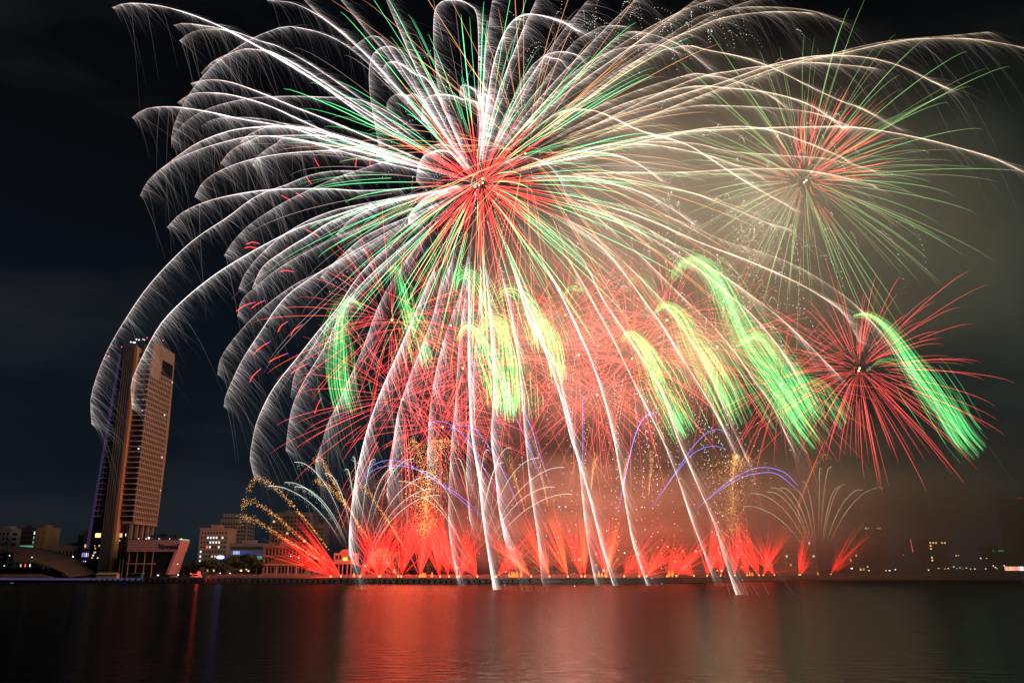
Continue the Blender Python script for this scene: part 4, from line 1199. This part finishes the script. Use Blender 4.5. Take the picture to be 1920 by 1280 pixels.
for lab, row, wpx, gn, yel in plumes:
    pts = [tuple(map(float, a.split(","))) for a in row.split()]
    root = empty("green_plume", at(*pts[0], 432), lab, "firework", "falling green plumes")
    bt = np.array(root.location)
    sp = spline(pts, 60)
    tn = np.gradient(sp, axis=0); tn /= np.linalg.norm(tn, axis=1, keepdims=True)
    ln = np.linalg.norm(np.diff(sp, axis=0), axis=1).sum()
    n = int(np.clip(ln * wpx / 20, 80, 700))
    K = 9
    s0 = rng.random(n) * 0.88 - 0.06
    sl = rng.uniform(0.14, 0.40, n)
    ss = np.clip(s0[:, None] + sl[:, None] * np.linspace(0, 1, K)[None], 0, 1.0 - 0.16 * rng.random((n, 1)) ** 1.5)
    off = rng.normal(0, 0.5, n) * (0.5 + rng.random(n))
    width = 1.15 * wpx * (0.16 + 0.84 * np.clip(ss * 1.9, 0, 1)) * off[:, None]
    xi = ss * 59
    X = np.interp(xi, np.arange(60), sp[:, 0]); Yp = np.interp(xi, np.arange(60), sp[:, 1])
    nx = np.interp(xi, np.arange(60), -tn[:, 1]); ny = np.interp(xi, np.arange(60), tn[:, 0])
    X = X + nx * width; Yp = Yp + ny * width + (s0 + .05)[:, None] * 8 * rng.random((n, 1)) * np.linspace(0, 1, K) ** 2
    dep = 432 + rng.normal(0, wpx * 0.1, n)[:, None] + np.linspace(0, 1, K)[None] * 0
    P = at(X, Yp, dep) - bt
    yw = np.clip(yel + 0.55 - ss * 2.4, 0, 1)[..., None]
    gc = np.array([0.26, 1.5, 0.40])[None, None] * (1 - yw) + np.array([0.72, 1.5, 0.34])[None, None] * yw
    fade = np.array([.25, .6, .9, 1, 1, .95, .75, .45, .12])[None, :, None]
    C = gc * fade * (0.10 + 0.85 * rng.random(n) ** 2.2)[:, None, None] * gn * 1.2 * (0.6 + 1.0 * ss[..., None])
    link("green_strands", tubes("green_strands", P, (0.035 + 0.05 * rng.random(n))[:, None] * np.ones((1, K)), C), M_SPARK, root)
    head = at(*pts[0], 432) - bt
    tip_ = dots("head_sparks", head[None] + rng.normal(0, wpx * .07, (14, 3)), .13, np.array([1.4, 1.2, .4]))
    link("head_sparks", tip_, M_SPARK, root)

# --- thin blue arcs in pairs
blues = [
 "682,895 697,873 730,862 765,870 800,890 870,935 935,1000",
 "680,902 702,880 742,872 790,884 850,925 920,985",
 "798,803 807,793 823,789 847,797 880,830 920,900 970,985",
 "840,808 853,798 870,796 890,803 923,847 960,920 985,990",
 "943,778 950,767 960,768 977,803 997,847 1030,940",
 "963,770 970,764 980,770 997,803 1010,847 1040,930",
 "1100,748 1096,742 1093,752 1093,830 1092,905",
 "1236,778 1225,771 1205,785 1190,820 1175,880 1155,975",
 "1232,784 1220,775 1200,795 1183,845 1160,960",
 "1366,812 1340,805 1310,825 1270,880 1225,950",
 "1362,842 1335,836 1300,850 1265,890 1218,955",
 "1496,910 1470,885 1430,876 1390,888 1350,915 1295,965",
 "1490,914 1460,890 1430,886 1380,900 1300,955"]
blue_lab = ["upper blue comet arc of the pair over the left silver fan", "lower blue comet arc of the pair over the left silver fan",
 "blue comet arc peaking just right of the left gold fountain", "second blue arc peaking right beside the first by the long white trail",
 "blue comet arc with a narrow peak left of the vertical blue line", "narrow blue arc just right of another narrow blue peak",
 "straight vertical blue comet line in the middle", "outer blue arc bending right just right of the vertical blue line",
 "inner blue arc bending right just right of the vertical blue line", "upper blue arc rising towards the right gold fountain",
 "lower blue arc rising towards the right gold fountain", "upper blue arc crossing the right gold fountain",
 "lower blue arc crossing the right gold fountain"]
for row, lab in zip(blues, blue_lab):
    pts = [tuple(map(float, a.split(","))) for a in row.split()][::-1]
    P = trail_path(pts, 500, -12 + rnd.uniform(-6, 6), 36)
    s = np.linspace(0, 1, 36)[:, None]
    C = np.array([0.30, 0.36, 1.5])[None] * np.clip(s * 2.5, 0.12, 1) * (1 - .5 * np.clip((s - .85) / .15, 0, 1))
    c0 = P[0].copy()
    o = link("blue_comet", tubes("blue_comet", (P - c0)[None], np.full((1, 36), 0.17), C[None]), M_SPARK, loc=c0)
    tag(o, lab, "firework", "blue comet arcs")

# --- strobing white dots in chains
def strobe(label, cx, cy, Y, chains, spread, lenr, step, up):
    root = empty("strobe_burst", at(cx, cy, Y), label, "firework", "strobing dot shells")
    bt = np.array(root.location)
    for k in range(chains):
        x0 = cx + rng.normal(0, spread[0]); y0 = cy + rng.normal(0, spread[1])
        nn = int(rng.integers(*lenr))
        t = np.arange(nn)
        vx = rng.normal(0, 3.0) + (x0 - cx) / spread[0] * 3.0
        vy = up + rng.normal(0, 2.0)
        gy = 1.15
        X = x0 + vx * t * step / 10 * (1 - .02 * t); Yp = y0 + (vy * t + gy * t * t * .5) * step / 10
        P = at(X + rng.normal(0, .5, nn), Yp + rng.normal(0, .5, nn), Y + rng.normal(0, 25)) - bt
        C = np.array([1.0, 0.92, 0.8])[None] * (0.9 + 1.6 * rng.random((nn, 1)))
        link("dot_chain", dots("dot_chain", P, 0.13 + .1 * rng.random(nn), C), M_SPARK, root)
strobe("chains of white strobing dots over the green plumes right of centre", 1330, 470, 425, 90, (110, 70), (10, 22), 9, -3)
strobe("white strobing dots falling in vertical chains low in the middle", 1170, 720, 425, 60, (110, 60), (12, 26), 9, 4)
strobe("white strobing dots scattered around the white willow centre", 880, 280, 420, 60, (70, 110), (7, 15), 8, 2)
strobe("chains of white dots near the top edge right of the willow", 1190, 60, 425, 40, (110, 50), (8, 16), 9, -2)
strobe("sparse white dots around the pale green right hand burst", 1480, 260, 425, 40, (120, 90), (4, 10), 7, -1)

# --- silver comet fans rising from the quay
SILV = np.array([0.80, 0.95, 0.78])
def fan(label, ox, oy, tips, col, gain, group, dotgain=1.0, part="comet_trail", core=True, Y=None):
    Y = Y or shore_Y(ox) + 3
    root = empty("comet_fan", at(ox, oy, Y), label, "firework", group)
    bt = np.array(root.location)
    for tx, ty, hook in tips:
        # ballistic flight from the mortar to the tip: rises, slows and bends over
        n = 40
        s = np.linspace(0, 1, n)
        dx, dyy = tx - ox, ty - oy
        q = s
        X = ox + dx * (q * 0.72 + 0.28 * q ** 3)
        Yp = oy + dyy * (1 - (1 - q) ** 1.6) / 1.0 + hook * np.clip((s - 0.88) / 0.12, 0, 1) ** 2
        X[-5:] += np.sign(dx) * np.linspace(0, 1, 5) ** 2 * 3
        P = at(X, Yp, np.linspace(Y, Y + rng.normal(0, 12), n)) - bt
        br = np.clip((s - 0.22) / 0.35, 0.0, 1) * gain
        if core:
            o = link(part, tubes(part, P[None], (0.10 + .10 * s)[None], (col[None] * br[:, None])[None]), M_SPARK, root)
        m = 170
        u = 0.3 + 0.7 * rng.random(m)
        Pd = np.stack([np.interp(u, s, P[:, j]) for j in range(3)], -1)
        Pd += np.abs(rng.normal(0, 1, (m, 1))) * np.array([0.3, 0, -1.5]) + rng.normal(0, .7, (m, 3))
        dd = dots("glitter", Pd, 0.09 + .09 * rng.random(m), col[None] * (0.3 + 1.2 * rng.random((m, 1))) * dotgain * np.clip(u, .2, 1)[:, None])
        link("glitter", dd, M_SPARK, o)["kind"] = "stuff"
    return root
fan("left fan of silver white comets rising from the quay", 672, 1085, [(505,909,2),(537,902,2),(555,910,2),(555,864,2),(612,885,2),(650,877,2),(664,854,2),(700,859,2),(737,876,1),(772,859,1),(804,892,1),(812,915,1),(821,927,1)], SILV, 1.0, "silver comet fans")
fan("middle fan of silver comets behind the thick falling white trail", 890, 1085, [(750,900,2),(771,927,2),(790,880,2),(860,858,1),(912,841,2),(941,865,2),(955,837,2),(1007,857,2),(1055,874,2),(1037,911,2),(1070,924,2)], SILV * np.array([1, .86, .72]), 1.0, "silver comet fans", .7)
fan("right fan of pale comets by itself in the brown smoke", 1535, 1078, [(1397,947,2),(1410,923,2),(1440,920,2),(1447,912,2),(1465,912,2),(1490,915,1),(1506,901,1),(1537,876,1),(1556,874,1),(1571,912,2),(1583,906,2),(1615,916,2),(1653,912,2)], SILV * np.array([1, .8, .58]), 1.9, "silver comet fans", .8)

# --- gold glitter
GOLD = np.array([1.9, 0.85, 0.22])
def gold_comet(label, row, gain=1.0, sp=1.0):
    pts = [tuple(map(float, a.split(","))) for a in row.split()][::-1]
    P = trail_path(pts, shore_Y(pts[0][0]) - 2, rnd.uniform(-10, 10), 50)
    c0 = P[0].copy(); P = P - c0
    m = 430
    u = rng.random(m) ** 0.75
    Pd = np.stack([np.interp(u, np.linspace(0, 1, 50), P[:, j]) for j in range(3)], -1)
    Pd += rng.normal(0, 1, (m, 3)) * (0.22 + 0.85 * u[:, None] ** 2) * sp + np.abs(rng.normal(0, 1, (m, 1))) * np.array([0, 0, -1.6]) * u[:, None]
    o = link("gold_comet", dots("gold_comet", Pd, 0.09 + .10 * rng.random(m), GOLD[None] * (0.35 + 1.3 * rng.random((m, 1))) * gain), M_SPARK, loc=c0)
    tag(o, label, "firework", "gold glitter comets")
gold_comet("gold glitter arc ending highest at far left of the left fan", "466,917 480,895 502,900 530,925 575,975 620,1035")
gold_comet("gold glitter arc ending lowest over the tall apartment block", "448,972 467,967 500,985 540,1012 600,1050", .9)
gold_comet("gold glitter arc ending between two others at far left", "455,950 462,934 484,942 520,967 562,1005 620,1055")
gold_comet("tall gold glitter arc rising behind the silver left fan", "586,862 600,855 617,885 640,927 655,952 680,1000")
gold_comet("gold glitter arc bending left behind the silver left fan", "590,897 615,908 640,935 660,960 690,1010", .8)
gold_comet("gold glitter arc crossing the long white trail by the left fan", "665,897 690,920 725,970 760,1030", .8)
gold_comet("gold glitter comet standing tallest in the right fan", "1556,858 1545,852 1530,868 1512,902 1498,945 1500,1000", .8)
gold_comet("gold glitter arc bending right out of the right fan", "1710,920 1690,915 1662,930 1625,972 1590,1020", .42)
gold_comet("faintest gold arc, furthest right of the right fan", "1738,940 1715,935 1680,955 1640,985 1600,1030", .25)
gold_comet("gold glitter trail rising left of the vertical blue line", "1000,820 1008,845 1016,890 1030,960", .5)
gold_comet("gold glitter wisp left of the thick falling trail", "955,850 962,880 970,910 985,960", .5)
gold_comet("short gold wisp right of the vertical blue line", "1118,848 1112,880 1108,920", .5)
gold_comet("gold wisp beside the second long falling trail", "1178,850 1172,880 1168,920", .5)
gold_comet("faint gold wisp left of the right gold fountain", "1222,845 1220,880 1216,930", .45)
def fountain(label, px, ytop, ybot, wpx, n):
    Y = shore_Y(px) + 2
    c0 = at(px, ybot, Y)
    h = (ybot - ytop) * .36
    t = rng.random(n)
    wd = wpx * .36 * (0.28 + 0.72 * t ** 1.2)
    P = np.stack([rng.normal(0, .5, n) * wd, rng.normal(0, .5, n) * wd, h * t + rng.normal(0, 2, n)], -1)
    root = empty("gold_fountain", c0, label, "firework", "gold glitter fountains")
    link("glitter_column", dots("glitter_column", P, 0.11 + .14 * rng.random(n), GOLD[None] * (0.3 + 1.3 * rng.random((n, 1)))), M_SPARK, root)
    # branching side streams
    for k in range(7):
        a = rng.uniform(-1, 1)
        m = 160
        u = rng.random(m)
        q = np.stack([a * 20 * u ** 1.3 + rng.normal(0, .9, m), rng.normal(0, 2, m), h * (0.25 + 0.85 * (1 - (1 - u) ** 1.8)) - 6 * np.clip(u - .7, 0, 1) ** 2 * 20 + rng.normal(0, .9, m)], -1)
        link("side_stream", dots("side_stream", q, 0.10 + .12 * rng.random(m), GOLD[None] * (0.3 + 1.0 * rng.random((m, 1)))), M_SPARK, root)
fountain("gold glitter fountain above the dense left red sprays", 797, 850, 1000, 60, 1700)
fountain("gold glitter fountain above the right red sprays", 1375, 850, 1000, 66, 1900)

# --- red mines fired from mortar racks on the quay: base, aim, width, tone
mines = [
 (620,1085,520,1010,30,0,1.0),(639,1085,560,1003,28,0,1.1),(675,1085,755,978,30,0,1.1),(710,1085,670,985,34,0,1.0),(713,1085,752,985,30,0,1.0),
 (747,1073,682,988,30,0,.9),(752,1085,786,955,30,0,1.1),(787,1085,800,950,34,0,1.2),(825,1085,800,962,26,0,1.1),(842,1085,815,975,24,0,1.0),
 (857,1085,812,965,30,0,1.1),(861,1085,893,1000,24,0,.9),(895,1085,858,1000,30,0,1.0),(930,1085,1003,1000,26,0,.6),(996,1085,918,1005,26,.5,1.0),
 (1030,1085,980,980,26,.7,.9),(1065,1085,1026,965,28,.35,1.0),(1090,1068,1072,970,22,0,.9),(1097,1083,1097,975,14,.7,.8),(1137,1080,1156,978,22,.6,.8),
 (1137,1072,1128,985,26,0,.7),(1170,1072,1225,985,26,.1,.5),(1198,1070,1212,1025,22,0,.8),(1212,1068,1265,1005,26,.1,.8),(1250,1064,1288,1010,26,0,.7),
 (1268,1067,1325,1000,26,0,.8),(1300,1062,1248,1010,26,0,.7),(1325,1062,1356,968,30,0,1.1),(1350,1058,1349,972,24,0,1.0),(1377,1065,1384,962,22,0,1.2),
 (1400,1062,1385,970,24,0,1.1),(1422,1062,1393,975,22,0,1.0),(1430,1062,1463,982,28,0,.9),(1451,1062,1405,985,24,0,.9),(1497,1064,1509,978,14,0,.75),
 (1500,1066,1520,1030,14,0,.4),(1557,1064,1622,985,26,0,.65)]
m_mort = pbr("mortar_steel", (0.09, 0.09, 0.1), 0.5, 0.6)
def side(dx):
    return "leaning left" if dx < -18 else "leaning right" if dx > 18 else "standing upright"
ords = ["first","second","third","fourth","fifth","sixth","seventh","eighth","ninth","tenth","eleventh","twelfth","thirteenth","fourteenth","fifteenth","sixteenth","seventeenth","eighteenth","nineteenth","twentieth"]
half = 19
for k, (bx, by, tx, ty, wpx, gold, gn) in enumerate(mines):
    Y = shore_Y(bx) + 1.6
    base = at(bx, by, Y); base[2] = GZ + .9
    lab = ("%s spray, %s, %s along quay from the %s" % (
        "orange cored red" if gold > .3 else "dim red" if gn < .7 else "bright red", side(tx - bx),
        ords[k] if k < half else ords[len(mines) - 1 - k], "left" if k < half else "right"))
    root = empty("red_mine", base, lab, "firework", "red mine sprays on the quay")
    bx2, by2 = bx, by
    n = int(16 + wpx * .95)
    tx, ty = bx + (tx - bx) * 1.12, by + (ty - by) * 1.12
    L_ = np.hypot(tx - bx, ty - by)
    for j in range(n):
        e = rng.normal(0, .62)
        ln = rng.uniform(.35, 1.2)
        ax, ay = (tx - bx) / L_, (ty - by) / L_
        ex = tx + (-ay) * e * wpx - ax * L_ * (1 - ln); ey = ty + ax * e * wpx - ay * L_ * (1 - ln)
        s = np.linspace(rng.uniform(0, .3), 1, 12)
        X = bx + (ex - bx) * s; Yp = by + (ey - by) * (s * 1.1 - .1 * s ** 2) + 4 * s ** 3
        P = at(X, Yp, Y + rng.normal(0, 3) * s) - np.array(at(bx, by, Y)); 
        br = np.clip(1.2 - s * 1.08, .04, 1) * gn * rng.uniform(.6, 1.2)
        c_ = np.array([2.6, .05, .03]) * (1 - gold) + np.array([1.5, .36, .06]) * gold if rng.random() < .6 else np.array([2.6, .05, .03])
        link("mine_star", tubes("mine_star", P[None], (.05 + .10 * np.sin(s * 3.1))[None], (c_[None] * br[:, None])[None]), M_SPARK, root)
    MB().ball(0, 0, .25, .45, .45, .6).build("muzzle_flash", glow("muzzle_flash", (1.0, .38, .12), 3.0), root)
    rack = empty("mortar_rack", (base[0], Y, GZ + .06), "mortar rack of the %s" % lab.replace("along quay ", "").replace(",", ""), "mortar rack", "mortar racks on the quay")
    f = MB()
    for q in range(3):
        f.cyl(-.5 + .5 * q, 0, .1, .95, .16)
    f.build("tube", m_mort, rack)
    MB().box(-.9, .9, -.35, .35, 0, .1).build("base_board", pbr("rack_timber", (.2, .13, .07), .8), rack)

# flames burning on the quay edge
flames = [(789,1078,7),(793,1076,9),(797,1078,8),(810,1077,9),(955,1080,8),(960,1079,10),(964,1080,9),(969,1079,10),(977,1078,12),
          (1115,1080,8),(1123,1079,11),(1129,1081,8),(1135,1081,7),(1255,1077,11),(1261,1077,12),(1406,1076,10),(1411,1076,8),(1534,1075,8),(663,1082,8)]
fl_where = {0:"under the left red sprays",1:"right of the thick falling trail",2:"by the feet of two falling trails",3:"left of the right red sprays",4:"under the right red sprays",5:"under the right comet fan",6:"under the left silver fan"}
grp = [0]*4 + [1]*5 + [2]*4 + [3]*2 + [4]*2 + [5,6]
size_w = ["leftmost", "second", "third", "fourth", "fifth"]
for i, (px, py, h) in enumerate(flames):
    Y = shore_Y(px) + 1.0
    b = at(px, py + 4, Y); b[2] = GZ + .06
    hm = h * .36
    f = MB()
    prof = [(0.35, 0), (0.75, .22), (0.62, .45), (0.33, .75), (0.05, 1.0)]
    for (r0, z0), (r1, z1) in zip(prof[:-1], prof[1:]):
        f.cyl(0, 0, z0 * hm + .55, z1 * hm + .55, r0, r1, 8)
    idx = grp[:i].count(grp[i])
    root = empty("flame_pot", b, "orange flame in a pot %s%s" % (fl_where[grp[i]], "" if grp.count(grp[i]) == 1 else ", %s of its cluster" % size_w[idx]), "flame pot", "flames along the quay")
    f.build("flame", glow("flame", (1.0, .24, .04), 1.5), root)
    MB().cyl(0, 0, 0, .55, .35, .5).build("pot", m_mort, root)
# lone red flare over the right shore
P = at([1707, 1709, 1712], [1010, 1022, 1035], 900.0)
o = link("red_flare", tubes("red_flare", (P - P[0])[None], np.full((1, 3), .45), np.array([2.0, .15, .2])), M_SPARK, loc=P[0])
tag(o, "short lone red flare low over the right shore", "flare")
